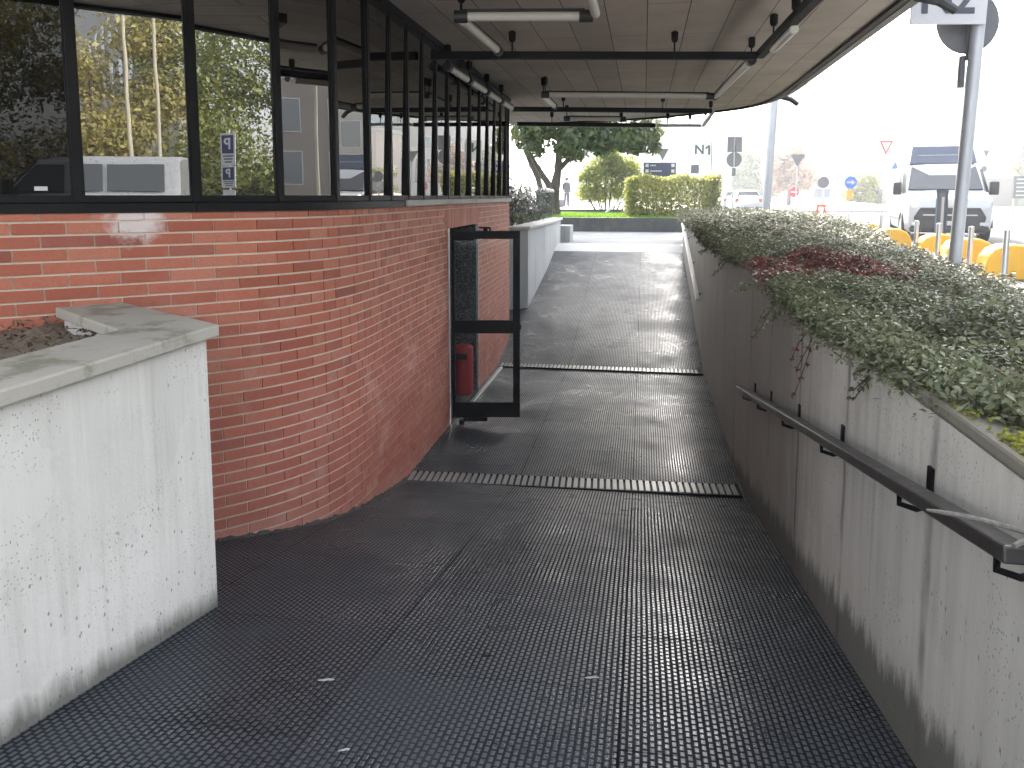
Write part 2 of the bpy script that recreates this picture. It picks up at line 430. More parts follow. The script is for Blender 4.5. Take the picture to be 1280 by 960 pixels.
def mat_clear(name):
    m=NT(name)
    t=m.n('ShaderNodeBsdfTransparent'); t.inputs[0].default_value=(.94,.96,.95,1)
    g=m.n('ShaderNodeBsdfGlossy'); g.inputs['Roughness'].default_value=.02
    fr=m.n('ShaderNodeFresnel'); fr.inputs['IOR'].default_value=1.2
    mx=m.n('ShaderNodeMixShader'); m.l(fr.outputs[0],mx.inputs[0]); m.l(t.outputs[0],mx.inputs[1]); m.l(g.outputs[0],mx.inputs[2])
    return m.done(mx.outputs[0])
M['clear_glass']=mat_clear('clear_glass')

def mat_ground(name, a, b, scale=1.0, rough=.85):
    m=NT(name); v=m.coord()
    n=m.noise(v,.6*scale,8,.65); f=m.noise(v,60*scale,4,.7)
    c=m.mix(m.ramp(n,[(.3,0),(.7,1)]),a,b)
    c=m.mix(m.math('MULTIPLY',m.ramp(f,[(.4,0),(.65,1)]),.35),c,tuple(min(1,x*1.5) for x in b))
    return m.done(m.pbsdf(c,rough,0,.35,m.bump(f,.3,.01)))
M['asphalt']=mat_ground('asphalt',(.045,.045,.046),(.065,.065,.065))
M['bounce_ground']=mat_ground('bounce_ground_paving',(.46,.45,.43),(.56,.55,.52),2)
M['paving']=mat_ground('paving',(.26,.26,.252),(.34,.335,.325),2)
M['plaza']=mat_ground('plaza_asphalt',(.15,.15,.15),(.24,.24,.236),1.5)
M['pale_conc']=mat_ground('pale_concrete',(.30,.30,.295),(.42,.415,.40),2)
M['soil']=mat_ground('soil',(.15,.12,.09),(.26,.22,.175),4,.95)
M['bedsoil']=mat_ground('bed_soil',(.045,.035,.022),(.09,.075,.05),5,.95)
M['grass']=mat_ground('lawn',(.055,.12,.015),(.11,.20,.03),4,.9)
M['bld_white']=mat_ground('render_white',(.27,.27,.27),(.33,.33,.33),.3)
M['bld_grey']=mat_ground('render_grey',(.20,.19,.18),(.27,.255,.24),.3)
M['bld_dark']=mat_ground('clad_brown',(.11,.095,.085),(.15,.13,.12),.3)
M['bld_terracotta']=mat_ground('clad_terracotta',(.33,.27,.24),(.38,.32,.29),.3)
M['bld_glass']=plain('curtain_glass',(.12,.20,.26),.12,0,.25,.5,0,1.0)
M['bld_window']=plain('building_window',(.05,.065,.08),.15,0,.2,.6,0,.9)
M['cab']=plain('blue_steel',(.05,.07,.10),.45,.3,.1,4)
PALE=leafmat('pale_leaf',[(0,(.07,.10,.05)),(.6,(.14,.17,.09)),(1,(.2,.22,.12))])

L={'pale_leaf':PALE}
L['bed']=leafmat('bed_leaf',[(0,(.026,.034,.014)),(.35,(.058,.070,.032)),(.7,(.105,.120,.060)),(.93,(.165,.175,.098)),(1,(.22,.18,.08))],.22,.42,.32)
L['bedfar']=leafmat('bed_leaf_far',[(0,(.022,.032,.012)),(.4,(.052,.064,.024)),(.75,(.09,.098,.042)),(1,(.15,.14,.06))],.25,.5,.3)
L['red']=leafmat('red_leaf',[(0,(.05,.014,.012)),(.4,(.125,.027,.024)),(.75,(.20,.05,.042)),(1,(.17,.13,.07))],.25,.45)
L['tree']=leafmat('tree_leaf',[(0,(.030,.050,.017)),(.5,(.055,.088,.027)),(.85,(.09,.13,.04)),(1,(.17,.16,.045))],.42,.4,.4)
L['hedge']=leafmat('hedge_leaf',[(0,(.05,.085,.018)),(.45,(.13,.18,.04)),(.8,(.25,.27,.07)),(1,(.38,.34,.12))],.55)
L['shrub']=leafmat('shrub_leaf',[(0,(.04,.09,.015)),(.5,(.15,.22,.03)),(.85,(.28,.32,.05)),(1,(.38,.36,.06))],.62)
L['spiky']=leafmat('spiky_leaf',[(0,(.012,.020,.012)),(.5,(.022,.034,.02)),(.9,(.05,.06,.04)),(1,(.11,.12,.085))],.12,.4,.5)
L['gold']=leafmat('gold_leaf',[(0,(.13,.13,.045)),(.45,(.22,.205,.07)),(.8,(.33,.29,.10)),(1,(.4,.33,.09))],.4)
L['green']=leafmat('green_leaf',[(0,(.06,.09,.025)),(.5,(.12,.16,.04)),(.85,(.22,.24,.06)),(1,(.3,.26,.06))],.4)
L['pink']=leafmat('pink_leaf',[(0,(.18,.09,.07)),(.5,(.3,.17,.12)),(1,(.4,.28,.18))],.4)
L['grass']=leafmat('grass_blade',[(0,(.05,.11,.012)),(.5,(.10,.20,.02)),(1,(.18,.28,.035))],.45,.5)
L['moss']=leafmat('moss_tuft',[(0,(.06,.07,.012)),(.5,(.15,.16,.025)),(1,(.28,.27,.05))],.3,.8,.1)
L['dead']=leafmat('dead_leaf',[(0,(.05,.035,.022)),(.5,(.12,.085,.055)),(1,(.22,.17,.12))],.1,.8)

def leaf_mesh(name, mat, cen, nor, length, width, parent=None, axis=None, fold=.18):
    """many small folded leaves: cen (n,3), nor (n,3); length/width scalars or arrays"""
    n=len(cen); cen=np.asarray(cen,float); nor=np.asarray(nor,float)
    nor/= np.linalg.norm(nor,axis=1,keepdims=True)+1e-9
    if axis is None: axis=RNG.normal(size=(n,3))
    a=axis-nor*np.sum(axis*nor,axis=1,keepdims=True); a/=np.linalg.norm(a,axis=1,keepdims=True)+1e-9
    b=np.cross(nor,a)
    l=np.broadcast_to(np.asarray(length,float).reshape(-1,1),(n,1)); w=np.broadcast_to(np.asarray(width,float).reshape(-1,1),(n,1))
    v=np.empty((n,4,3)); up=nor*w*fold
    v[:,0]=cen-a*l*.5; v[:,1]=cen+b*w*.5+up-a*l*.05; v[:,2]=cen+a*l*.5; v[:,3]=cen-b*w*.5+up-a*l*.05
    me=bpy.data.meshes.new(name)
    me.vertices.add(4*n); me.vertices.foreach_set('co',v.ravel())
    me.loops.add(4*n); me.loops.foreach_set('vertex_index',np.arange(4*n,dtype=np.int32))
    me.polygons.add(n); me.polygons.foreach_set('loop_start',np.arange(0,4*n,4,dtype=np.int32)); me.polygons.foreach_set('loop_total',np.full(n,4,dtype=np.int32))
    me.materials.append(mat); me.update(calc_edges=True); me.validate()
    o=bpy.data.objects.new(name,me); COL.objects.link(o)
    if parent is not None: o.parent=parent
    return o
def unit(n):
    d=RNG.normal(size=(n,3)); return d/np.linalg.norm(d,axis=1,keepdims=True)
def clump_points(blobs, n, shell=.55):
    """points in a union of ellipsoids (cx,cy,cz,rx,ry,rz), gathered towards their shells; returns points, outward normals"""
    vol=np.array([b[3]*b[4]*b[5] for b in blobs])**.75; vol/=vol.sum()
    P_=[];N_=[]
    for b,k in zip(blobs,(vol*n).astype(int)+1):
        d=unit(k); r=(shell+(1-shell)*RNG.random((k,1)))*(1+.10*RNG.normal(size=(k,1)))
        P_.append(np.array(b[:3])+d*r*np.array(b[3:6])); N_.append(d+.7*unit(k)+np.array([0,0,.35]))
    return np.vstack(P_),np.vstack(N_)

# ------------------------------------------------------------------ sky, sun, haze
SUN_AZ, SUN_EL = radians(-7), radians(36)
w=bpy.data.worlds.new('World'); scn.world=w; w.use_nodes=True
nt=w.node_tree; nt.nodes.clear()
sky=nt.nodes.new('ShaderNodeTexSky'); sky.sky_type='NISHITA'; sky.sun_disc=False
sky.sun_elevation=SUN_EL; sky.sun_rotation=SUN_AZ; sky.dust_density=4.0; sky.air_density=1.0; sky.ozone_density=1.0; sky.altitude=120
bg=nt.nodes.new('ShaderNodeBackground'); bg.inputs[1].default_value=.15
wo=nt.nodes.new('ShaderNodeOutputWorld'); hs=nt.nodes.new('ShaderNodeHueSaturation'); hs.inputs['Saturation'].default_value=.35
nt.links.new(sky.outputs[0],hs.inputs['Color']); nt.links.new(hs.outputs[0],bg.inputs[0]); nt.links.new(bg.outputs[0],wo.inputs[0])
sd=Vector((sin(SUN_AZ)*cos(SUN_EL),cos(SUN_AZ)*cos(SUN_EL),sin(SUN_EL)))
sl=bpy.data.lights.new('sun','SUN'); sl.energy=2.0; sl.angle=radians(.8); sl.color=(1,.93,.83)
so=bpy.data.objects.new('sun',sl); COL.objects.link(so); so.rotation_euler=(-sd).to_track_quat('-Z','Y').to_euler()
so.location=(0,0,40)
scn.view_settings.view_transform='Standard'; scn.view_settings.look='None'
scn.view_settings.exposure=3.02; scn.view_settings.gamma=1
scn.render.engine='CYCLES'
cy=scn.cycles
cy.use_denoising=True
try: cy.denoiser='OPENIMAGEDENOISE'
except Exception: pass
cy.max_bounces=8; cy.diffuse_bounces=4; cy.glossy_bounces=4; cy.transmission_bounces=4; cy.transparent_max_bounces=8; cy.volume_bounces=0
cy.caustics_reflective=False; cy.caustics_refractive=False; cy.sample_clamp_indirect=6

HZ=NT('haze_air')
pv=HZ.n('ShaderNodeVolumePrincipled'); pv.inputs['Color'].default_value=(.93,.96,1,1); pv.inputs['Density'].default_value=.0018; pv.inputs['Anisotropy'].default_value=.35
HZ.l(pv.outputs[0],HZ.out.inputs['Volume'])
hb=MB().box(-260,260,-160,330,GZ-2.6,46).build('haze',HZ.mat)
tag(hb,'pale bright haze filling the street air','haze',kind='stuff')

# ------------------------------------------------------------------ facade curve (plan of the brick wall)
CTRL=[(-13.0,1.75),(-8.0,1.5),(-5.6,1.75),(-4.3,2.55),(-3.15,3.55),(-2.85,3.82),(-2.5,4.15),(-2.25,4.45),(-2.08,4.85),(-2.02,5.35),(-2.03,6.3),(-2.05,8.0),(-2.08,10.0),(-2.12,12.1)]  # unseen left end bent away so more sky lights the right wall
def crm(p0,p1,p2,p3,t):
    return tuple(.5*((2*p1[i])+(-p0[i]+p2[i])*t+(2*p0[i]-5*p1[i]+4*p2[i]-p3[i])*t*t+(-p0[i]+3*p1[i]-3*p2[i]+p3[i])*t**3) for i in (0,1))
CP=[]
for i in range(len(CTRL)-1):
    a=CTRL[max(i-1,0)];b=CTRL[i];c=CTRL[i+1];d=CTRL[min(i+2,len(CTRL)-1)]
    for k in range(12): CP.append(crm(a,b,c,d,k/12))
CP.append(CTRL[-1])
CS=[0]
for i in range(1,len(CP)): CS.append(CS[-1]+hypot(CP[i][0]-CP[i-1][0],CP[i][1]-CP[i-1][1]))
CS=np.array(CS); CXY=np.array(CP); SMAX=CS[-1]
def at_s(s, off=0.0):
    x=np.interp(s,CS,CXY[:,0]); y=np.interp(s,CS,CXY[:,1])
    e=.06; tx=np.interp(s+e,CS,CXY[:,0])-np.interp(s-e,CS,CXY[:,0]); ty=np.interp(s+e,CS,CXY[:,1])-np.interp(s-e,CS,CXY[:,1])
    l=hypot(tx,ty); n=(ty/l,-tx/l)      # outward (towards the ramp)
    return Vector((x+n[0]*off,y+n[1]*off,0)), Vector((n[0],n[1],0))
SO=2.4236       # the left wing of the facade ahead of the window row
DOOR0,DOOR1,DTOP=12.84+SO,14.43+SO,-.345       # door opening along the curve
SILLZ=-.092

bld=thing('office_building','low office building of red brick with black framed mirror windows and deep canopy','building',(-6,6,LZ))
off=-Vector((-6,6,LZ))
def bpart(mb,name,mats,parent=None,**k):
    o=mb.build(name,mats,bld if parent is None else parent,**k)
    if parent is None: o.location=off
    return o

# bricks
mb=MB()
def brick(s0,s1,z0,z1,prot=.0):
    if s1-s0<.02: return
    a,_=at_s(s0); b,_=at_s(s1); mid,n=at_s((s0+s1)/2)
    t=(b-a).normalized(); n=Vector((t.y,-t.x,0))
    j=random.uniform(-.0015,.0015)+prot
    f=n*(.0+j); k=n*(-.08)
    mb.add([a+f+Vector((0,0,z0)),b+f+Vector((0,0,z0)),b+k+Vector((0,0,z0)),a+k+Vector((0,0,z0)),a+f+Vector((0,0,z1)),b+f+Vector((0,0,z1)),b+k+Vector((0,0,z1)),a+k+Vector((0,0,z1))],
           [(0,3,2,1),(4,5,6,7),(0,1,5,4),(1,2,6,5),(2,3,7,6),(3,0,4,7)])
CH,JT=.0705,.0092
SS=9.55+SO                                   # straight running bond before, short curved-bond bricks after
k=0; z=SILLZ
while z>LZ-.05:
    z1=z-JT*.3; z0=z-CH+JT
    if k==0: z0=z-.040
    s=3.2-(.13 if k%2 else 0)+random.uniform(-.004,.004)
    while s<SMAX-.01:
        if s<SS: ln=.252
        else:
            ln=.252 if random.random()<.2 else .122
            if abs(s-SS)<.2 and random.random()<.5: ln=.18
        e=s+ln-JT*.9; e=min(e,SMAX)
        segs=[(s,e)]
        if z1>-.40 and z1<-.1 and e>DOOR0-.1 and s<DOOR1+.1 and z0>DTOP-.05: segs=[(s,min(e,DOOR0-.1))] if s<DOOR0-.1 else ([(max(s,DOOR1+.1),e)] if e>DOOR1+.1 else [])
        elif z1<=DTOP+.02 and e>DOOR0 and s<DOOR1: segs=[(s,DOOR0)] if s<DOOR0 else ([(DOOR1,e)] if e>DOOR1 else [])
        for a,b in segs: brick(a,b,z0,z1)
        s+=ln
    z-=(CH if k else .040+JT); k+=1
s=DOOR0-.1
while s<DOOR1+.1:                         # soldier course over the door
    brick(s,min(s+.058,DOOR1+.1),DTOP,SILLZ-.05,.002); s+=.066
bpart(mb,'brick_wall',M['brick'],fixn=False)
# mortar bed behind the bricks
mb=MB(); NS=150
ss=sorted(list(np.linspace(3.0,SMAX,NS))+[DOOR0,DOOR1])
for a,b in zip(ss[:-1],ss[1:]):
    A,_=at_s(a,-.0095);B,_=at_s(b,-.0095)
    zb=DTOP if (a>=DOOR0-1e-6 and b<=DOOR1+1e-6) else LZ-.1
    mb.add([(A.x,A.y,zb),(B.x,B.y,zb),(B.x,B.y,SILLZ+.01),(A.x,A.y,SILLZ+.01)],[(0,1,2,3)])
A,_=at_s(SMAX,.0); 
bpart(mb,'mortar',M['mortar'],fixn=False)
def rz_(y): return LZ+NR*(6.35-y) if y<6.35 else LZ
ring=[]
for s_ in np.linspace(SO+8.9,DOOR0-.02,150):
    p,n=at_s(s_,0); q=.012+.02*random.random()**2+.008*sin(s_*9); hgt=.006+.02*random.random()**2
    zf=rz_(p.y); a=p+n*(-.02); b=p+n*(q*.35+.004); c_=p+n*(q+.01)
    ring.append([(a.x,a.y,zf-.05),(c_.x,c_.y,zf-.05),(c_.x,c_.y,zf+.004),(b.x,b.y,zf+hgt*.7),(a.x,a.y,zf+hgt)])
bpart(MB().loft(ring),'foot_fillet',M['crumbs'])
# end face of the wall
eA,en=at_s(SMAX-.001,-.03)
bpart(MB().box(-2.5,eA.x,SMAX*0+12.1,12.13,LZ-.1,1.5),'end_wall',M['mortar'])
# body (behind), with the door recess
body=[]
for s in np.linspace(0,DOOR0,60): p,_=at_s(s,-.10); body.append((p.x,p.y))
dj0,_=at_s(DOOR0,-.10); dj1,_=at_s(DOOR1,-.10)
body += [(dj0.x-1.6,dj0.y),(dj1.x-1.6,dj1.y)]
for s in np.linspace(DOOR1,SMAX,14): p,_=at_s(s,-.10); body.append((p.x,p.y))
body += [(-2.4,12.09),(-13.0,12.09)]
bpart(MB().prism(body,LZ-.15,-.05),'core_wall',M['bld_dark'])
up=[]
for s in np.linspace(0,SMAX,80): p,_=at_s(s,-.14); up.append((p.x,p.y))
up += [(-13.0,12.09)]
bpart(MB().prism(up,-.045,1.50),'upper_wall',M['black'])
rp,_=at_s(DOOR0,0); rq,_=at_s(DOOR1,0)
bpart(MB().box(rp.x-1.65,rp.x-.10,rp.y+.0,rq.y,DTOP+.002,DTOP+.06),'recess_ceiling',M['dark_metal'])
bpart(MB().box(rq.x-.42,rq.x-.012,rq.y-.055,rq.y-.003,LZ+.012,DTOP-.004),'door_jamb',M['granite'])
bpart(MB().box(rp.x-1.5,rp.x-.02,rp.y,rq.y-.06,LZ-.02,LZ+.022),'recess_floor',M['blackstone'])
bpart(MB().box(rp.x-.05,rp.x+.006,rp.y-.012,rp.y+.05,LZ,DTOP),'jamb_trim',M['steel'])
bpart(MB().box(rq.x-.012,rq.x+.006,rq.y-.012,rq.y+.004,LZ,DTOP),'jamb_trim',M['steel'])
# the fixed inner door
inn=bpart(MB().box(rp.x-.78,rp.x-.72,rp.y+.02,rp.y+.09,LZ+.03,DTOP).box(rp.x-.78,rp.x-.72,rq.y-.16,rq.y-.06,LZ+.03,DTOP).box(rp.x-.78,rp.x-.72,rp.y+.09,rq.y-.16,LZ+.03,LZ+.2)
   .box(rp.x-.78,rp.x-.72,rp.y+.09,rq.y-.16,DTOP-.12,DTOP),'inner_door',M['frame'])
MB().box(rp.x-.76,rp.x-.745,rp.y+.09,rq.y-.16,LZ+.2,DTOP-.12).build('pane',M['dark_glass'],inn)
MB().path([(rp.x-.70,rq.y-.22,LZ+1.0),(rp.x-.66,rq.y-.22,LZ+1.02),(rp.x-.66,rq.y-.22,LZ+1.28),(rp.x-.70,rq.y-.22,LZ+1.3)],.014).build('handle',M['steel'],inn)

# sill flashing: black strip under the frames, pale stone from the door side on
def strip(s0,s1,o0,o1,z0,z1,n=40):
    m_=MB(); rings=[]
    for s in np.linspace(s0,s1,n):
        a,_=at_s(s,o0); b,_=at_s(s,o1)
        rings.append([(a.x,a.y,z0),(b.x,b.y,z0),(b.x,b.y,z1),(a.x,a.y,z1)])
    return m_.loft(rings)
bpart(strip(3.5,8.86+SO,-.10,.012,SILLZ,-.040,70),'sill_flashing',M['frame'])
bpart(strip(8.864+SO,11.30+SO,-.10,.012,SILLZ,-.040,40),'sill_flashing',M['frame'])
for a,b in ((11.305+SO,12.7+SO),(12.706+SO,14.3+SO),(14.306+SO,15.7+SO),(15.706+SO,SMAX)):
    tag(bpart(strip(a,b,-.10,.03,SILLZ+.004,-.036,16),'stone_sill',M['coping_far'],bevel=.004))
MUL=[SO+q for q in (5.3,5.95,6.55,7.15,7.718,8.269,8.869,9.386,9.9,10.44,10.955,11.445,11.932,12.414,12.911,13.45,14.04,14.62,15.18,15.716,16.24,16.76)]+[SMAX-.03]
WT=1.47
for i in range(len(MUL)-1):
    s0,s1=MUL[i],MUL[i+1]
    a,_=at_s(s0,.0); b,_=at_s(s1,.0); t=(b-a).normalized(); n=Vector((t.y,-t.x,0))
    Mx=Matrix(((t.x,n.x,0,a.x),(t.y,n.y,0,a.y),(0,0,1,0),(0,0,0,1)))
    ln=(b-a).length; hw=.021
    fr=MB(); z0=-.034; z1=WT
    def bx(x0,x1,y0,y1,q0,q1): fr.box(x0,x1,y0,y1,q0,q1,0,Mx)
    bx(-hw,hw,-.09,.004,z0,z1)                      # mullion (left side of this window)
    bx(hw,ln-hw,-.09,-.002,z0,.004); bx(hw,ln-hw,-.09,-.002,z1-.05,z1)
    bx(hw,hw+.012,-.075,-.008,.004,z1-.05); bx(ln-hw-.012,ln-hw,-.075,-.008,.004,z1-.05)
    if i==len(MUL)-2: bx(ln-hw,ln+hw,-.09,.004,z0,z1)
    fo=bpart(fr,'window',M['frame'])
    pn=MB(); pn.box(hw+.012,ln-hw-.012,-.034,-.020,.004,z1-.05,0,Mx)
    if i>=9:                                        # these lights lean out about a degree at the head
        pn.v=[tuple(Vector(q)+n*(.024*(q[2]-.7)/1.4)) for q in pn.v]
    p=pn.build('pane',M['dark_glass'] if i<=4 else M['mirror_glass'],fo)
    if i==4:
        st=MB(); st.box(ln-.20,ln-.14,-.014,-.008,.028,.05,0,Mx).build('catch_plate',M['steel'],fo)
bpart(strip(3.5,SMAX,-.12,.03,WT,WT+.05,70),'head_rail',M['frame'])

M['fascia']=plain('fascia_paint',(.085,.08,.075),.6,0,.25,3,.05)
# canopy: soffit boards with a dark rim
out=[(-13.5,-.9),(-8.2,-1.05),(-5.2,-.75),(-3.2,.35),(-1.5,1.8),(-.94,2.3),(-.2,2.9),(.45,3.45),(1.25,4.1),(1.85,4.7),(1.97,5.6),(2.0,8.7),(2.04,11.4),(2.02,12.6),(1.93,13.3),(1.68,13.95),(1.3,14.4),(.8,14.9),(.2,15.4),(-1.0,15.9),(-2.62,16.3)]  # out-of-view near and left edge held back to admit more sky light
# round the outline
def smooth_open(pts,it=2):
    for _ in range(it):
        q=[pts[0]]
        for a,b in zip(pts[:-1],pts[1:]): q += [(a[0]*.75+b[0]*.25,a[1]*.75+b[1]*.25),(a[0]*.25+b[0]*.75,a[1]*.25+b[1]*.75)]
        pts=q+[pts[-1]]
    return pts
outs=smooth_open(out)
CZ=1.525
poly=outs+[(-13.5,16.3)]
can=bpart(MB().prism(poly,CZ,CZ+.34),'canopy',M['soffit'])
# rim: a downstand fascia that follows the outline
def offs(pts,d):
    r=[]
    for i,p in enumerate(pts):
        a=pts[max(i-1,0)]; b=pts[min(i+1,len(pts)-1)]
        tx,ty=b[0]-a[0],b[1]-a[1]; l=hypot(tx,ty); r.append((p[0]+ty/l*d,p[1]-tx/l*d))
    return r
o1=offs(outs,.012); o2=offs(outs,.15); o0=offs(outs,-.05)
fas=MB().loft([[(a[0],a[1],CZ-.035),(b[0],b[1],CZ+.01),(b[0],b[1],CZ+.62),(a[0],a[1],CZ+.62)] for a,b in zip(o1,o2)])
bpart(fas,'fascia',M['fascia'],smooth=False)
gut=MB().loft([[(a[0],a[1],CZ-.03),(b[0],b[1],CZ-.03),(b[0],b[1],CZ+.02),(a[0],a[1],CZ+.02)] for a,b in zip(o0,o1)])
bpart(gut,'gutter',M['black'])
bpart(MB().prism(offs(outs,-.3)+[(-13.3,16.0)],CZ+.342,CZ+.62),'roof',M['paving'])
# rain spouts on the rim
for (x,y,dx,dy) in ((1.98,6.55,1,.25),(2.0,12.65,.9,.5)):
    bpart(MB().path([(x+.05,y,CZ+.02),(x+.2*dx+.05,y+.2*dy,CZ-.02),(x+.33*dx+.05,y+.33*dy,CZ-.09)],[.045,.04,.035]),'rain_spout',M['dark_metal'],smooth=True)

# ------------------------------------------------------------------ lights under the canopy
TZ=1.30
TG='tube lamps hung under the canopy'
def tube_light(p0,p1,label,ends=(1,1)):
    p0=Vector((p0[0],p0[1],TZ)); p1=Vector((p1[0],p1[1],TZ)); d=(p1-p0); ln=d.length; d.normalize()
    t=thing('tube_light',label,'ceiling light',tuple(p0),atan2(d.y,d.x),TG)
    MB().tube((.05,0,0),(ln-.05,0,0),.034,n=12).build('tube',M['white_plastic'],t,smooth=True)
    MB().box(.03,ln-.03,-.022,.022,.028,.05).build('spine',M['dark_metal'],t)
    if ends[0]: MB().tube((-.03,0,0),(.07,0,0),.045,n=12).build('end_cap',M['dark_metal'],t,smooth=True)
    if ends[1]: MB().tube((ln-.07,0,0),(ln+.03,0,0),.045,n=12).build('end_cap',M['dark_metal'],t,smooth=True)
    k=max(1,int(ln/1.6))
    for i in range(k+1 if k>1 else 1):
        x=.02+(ln-.04)*(i/k if k>1 else .0)
        MB().tube((x,0,.03),(x,0,CZ-TZ-.07),.008,n=6).lathe([(.02,0),(.032,.02),(.034,.09),(.02,.10)],10,0,None,(x,0,CZ-TZ-.102)).build('hanger',M['black'],t)
    return t
def trunking(p0,p1,label,w=.07,h=.07,mat='black'):
    p0=Vector((p0[0],p0[1],TZ)); p1=Vector((p1[0],p1[1],TZ)); d=(p1-p0); ln=d.length; d.normalize()
    t=thing('trunking',label,'cable trunking',tuple(p0),atan2(d.y,d.x),'black trunking bars under the canopy')
    MB().box(0,ln,-w/2,w/2,-h/2,h/2).build('bar',M[mat],t,bevel=.004)
    k=max(2,int(ln/1.3))
    for i in range(k):
        x=ln*(i+.5)/k
        MB().tube((x,0,h/2),(x,0,CZ-TZ-.07),.008,n=6).lathe([(.02,0),(.032,.02),(.034,.09),(.02,.10)],10,0,None,(x,0,CZ-TZ-.102)).build('hanger',M['black'],t)
    return t
tube_light((-1.36,5.60),(-.42,5.74),'white tube lamp nearest the camera, lying across the canopy')
tube_light((-1.36,5.68),(-1.32,6.95),'white tube lamp running away from the corner joint of the nearest lamp',(0,1))
tube_light((-.37,5.05),(-.365,5.72),'short white tube lamp at the right end of the nearest crosswise lamp',(0,0))
trunking((-1.35,4.95),(.98,5.28),'black trunking bar along the top edge of the photo')
trunking((-1.98,7.07),(1.0,7.60),'long black trunking bar crossing in front of the glazing end, nearest in full view')
trunking((1.10,5.0),(1.035,7.55),'black trunking bar slanting along the right side of the canopy')
tube_light((1.085,6.1),(1.06,7.0),'white tube lamp clipped on the slanting right hand trunking bar',(0,0)).location.z=TZ-.06
tube_light((1.0,7.85),(.90,10.6),'long white tube lamp continuing the right hand line beyond the black bar')
tube_light((-1.30,9.98),(.84,10.5),'long white tube lamp lying across the middle of the canopy')
tube_light((-1.315,10.05),(-1.31,11.3),'white tube lamp running away from the middle crosswise lamp',(0,1))
trunking((-1.97,11.55),(1.0,12.30),'black trunking bar crossing behind the middle crosswise lamp')
tube_light((-1.33,13.1),(-.36,13.36),'small white tube lamp between the two farthest black bars')
trunking((-2.3,13.9),(.18,14.62),'farthest black trunking bar in front of the tree crown')
trunking((.2,14.625),(1.02,14.80),'pale end pipe of the farthest trunking bar',.05,.05,'pole')
trunking((1.03,12.35),(1.06,14.78),'pale side pipe at the far right of the canopy corner',.05,.05,'pole')
for i,(a,b) in enumerate(((7.7,8.6),(8.65,9.55),(9.6,10.5),(10.55,11.45))):
    tube_light((-1.985+.006*i,a),(-1.98+.006*i,b),('nearest','second nearest','third nearest','farthest')[i]+' white strip lamp in the row along the window heads',(1,0))

# ------------------------------------------------------------------ open glass door
lw,lh=.735,2.035
dr=thing('glass_door','open black framed glass door standing out over the ramp landing','door',(-2.02,7.93,-2.405),radians(9.6))
MB().box(0,lw,-.022,.022,lh-.085,lh).box(0,lw,-.022,.022,0,.165).box(.0,lw,-.022,.022,.93,1.07).box(lw-.075,lw,-.022,.022,.165,.93).box(lw-.075,lw,-.022,.022,1.07,lh-.085)\
  .box(0,.035,-.022,.022,.165,.93).box(0,.035,-.022,.022,1.07,lh-.085).build('door_frame',M['black'],dr,bevel=.003)
MB().box(.035,lw-.075,-.004,.004,.165,.93).build('pane',M['clear_glass'],dr)
MB().box(.035,lw-.075,-.004,.004,1.07,lh-.085).build('pane',M['clear_glass'],dr)
MB().box(.0,.24,-.055,-.022,lh-.10,lh-.005).build('closer_box',M['black'],dr,bevel=.004)
MB().box(lw-.09,lw+.012,-.035,.035,.975,1.03).tube((lw-.04,-.05,1.0),(lw-.04,.05,1.0),.014).build('lock',M['frame'],dr)
MB().box(.12,.38,-.04,.04,-.04,0).tube((.1,0,-.035),(.1,0,-.085),.03).build('floor_hinge',M['black'],dr)
arm=MB().path([(rq.x+.01,rq.y+.05,-.40),(rq.x+.16,rq.y+.0,-.40)],.012).path([(rq.x+.16,rq.y+.0,-.40),(rq.x+.16,rq.y,-.52)],.012).box(rq.x+.08,rq.x+.13,rq.y-.03,rq.y+.02,-.46,-.40)
tag(arm.build('door_stay',M['black']),'small black stay bracket on the brick beside the doorway top','door stay')

# red bin in the doorway
rb=thing('red_bin','red cylindrical fire bin standing in the doorway against speckled granite','bin',(-2.215,9.22,LZ+.022))
MB().lathe([(.122,0),(.130,.01),(.134,.56),(.128,.60),(.10,.615)],24).build('body',M['redbin'],rb,smooth=True)
MB().box(-.085,.085,-.138,-.11,.46,.53).build('slot',M['black'],rb)
tag(MB().box(-2.03,-1.985,8.3,10.75,LZ+.002,LZ+.03).build('threshold_strip',M['steel'],bevel=.004),'bright metal threshold strip along the foot of the brick wall by the doorway','threshold')

# ------------------------------------------------------------------ ground, ramp
FARTOP=18.0; PZ=LZ+FR*(FARTOP-10.97)
mb=MB()
def quad(x0,x1,ys,zs):
    for (ya,za),(yb,zb) in zip(zip(ys[:-1],zs[:-1]),zip(ys[1:],zs[1:])): mb.add([(x0,ya,za),(x1,ya,za),(x1,yb,zb),(x0,yb,zb)],[(0,1,2,3)])
TOPY=6.35-(GZ-LZ)/NR
quad(-5.5,.90,[TOPY,6.35,10.97,FARTOP-.55],[GZ,LZ,LZ,LZ+FR*(FARTOP-.55-10.97)])
tag(mb.build('ramp',M['matting']),kind='structure')
mb=MB(); quad(-5.5,.90,[FARTOP-.55,FARTOP,18.7],[LZ+FR*(FARTOP-.55-10.97),PZ,GZ-.001])
tag(mb.build('ramp_apron',M['pale_conc']),kind='structure')
mb=MB()
for x0,x1,y0,y1 in ((.94,320,TOPY,320),(-320,.94,18.65,320),(-320,320,-150,TOPY),(-320,-12.9,TOPY,18.65)):
    mb.add([(x0,y0,GZ),(x1,y0,GZ),(x1,y1,GZ),(x0,y1,GZ)],[(0,1,2,3)])
tag(mb.build('ground',M['paving']),kind='structure')
tag(MB().add([(-9,18.66,GZ+.004),(4.55,18.66,GZ+.004),(4.55,24.9,GZ+.004),(-9,24.9,GZ+.004)],[(0,1,2,3)]).build('path',M['plaza']),kind='structure')
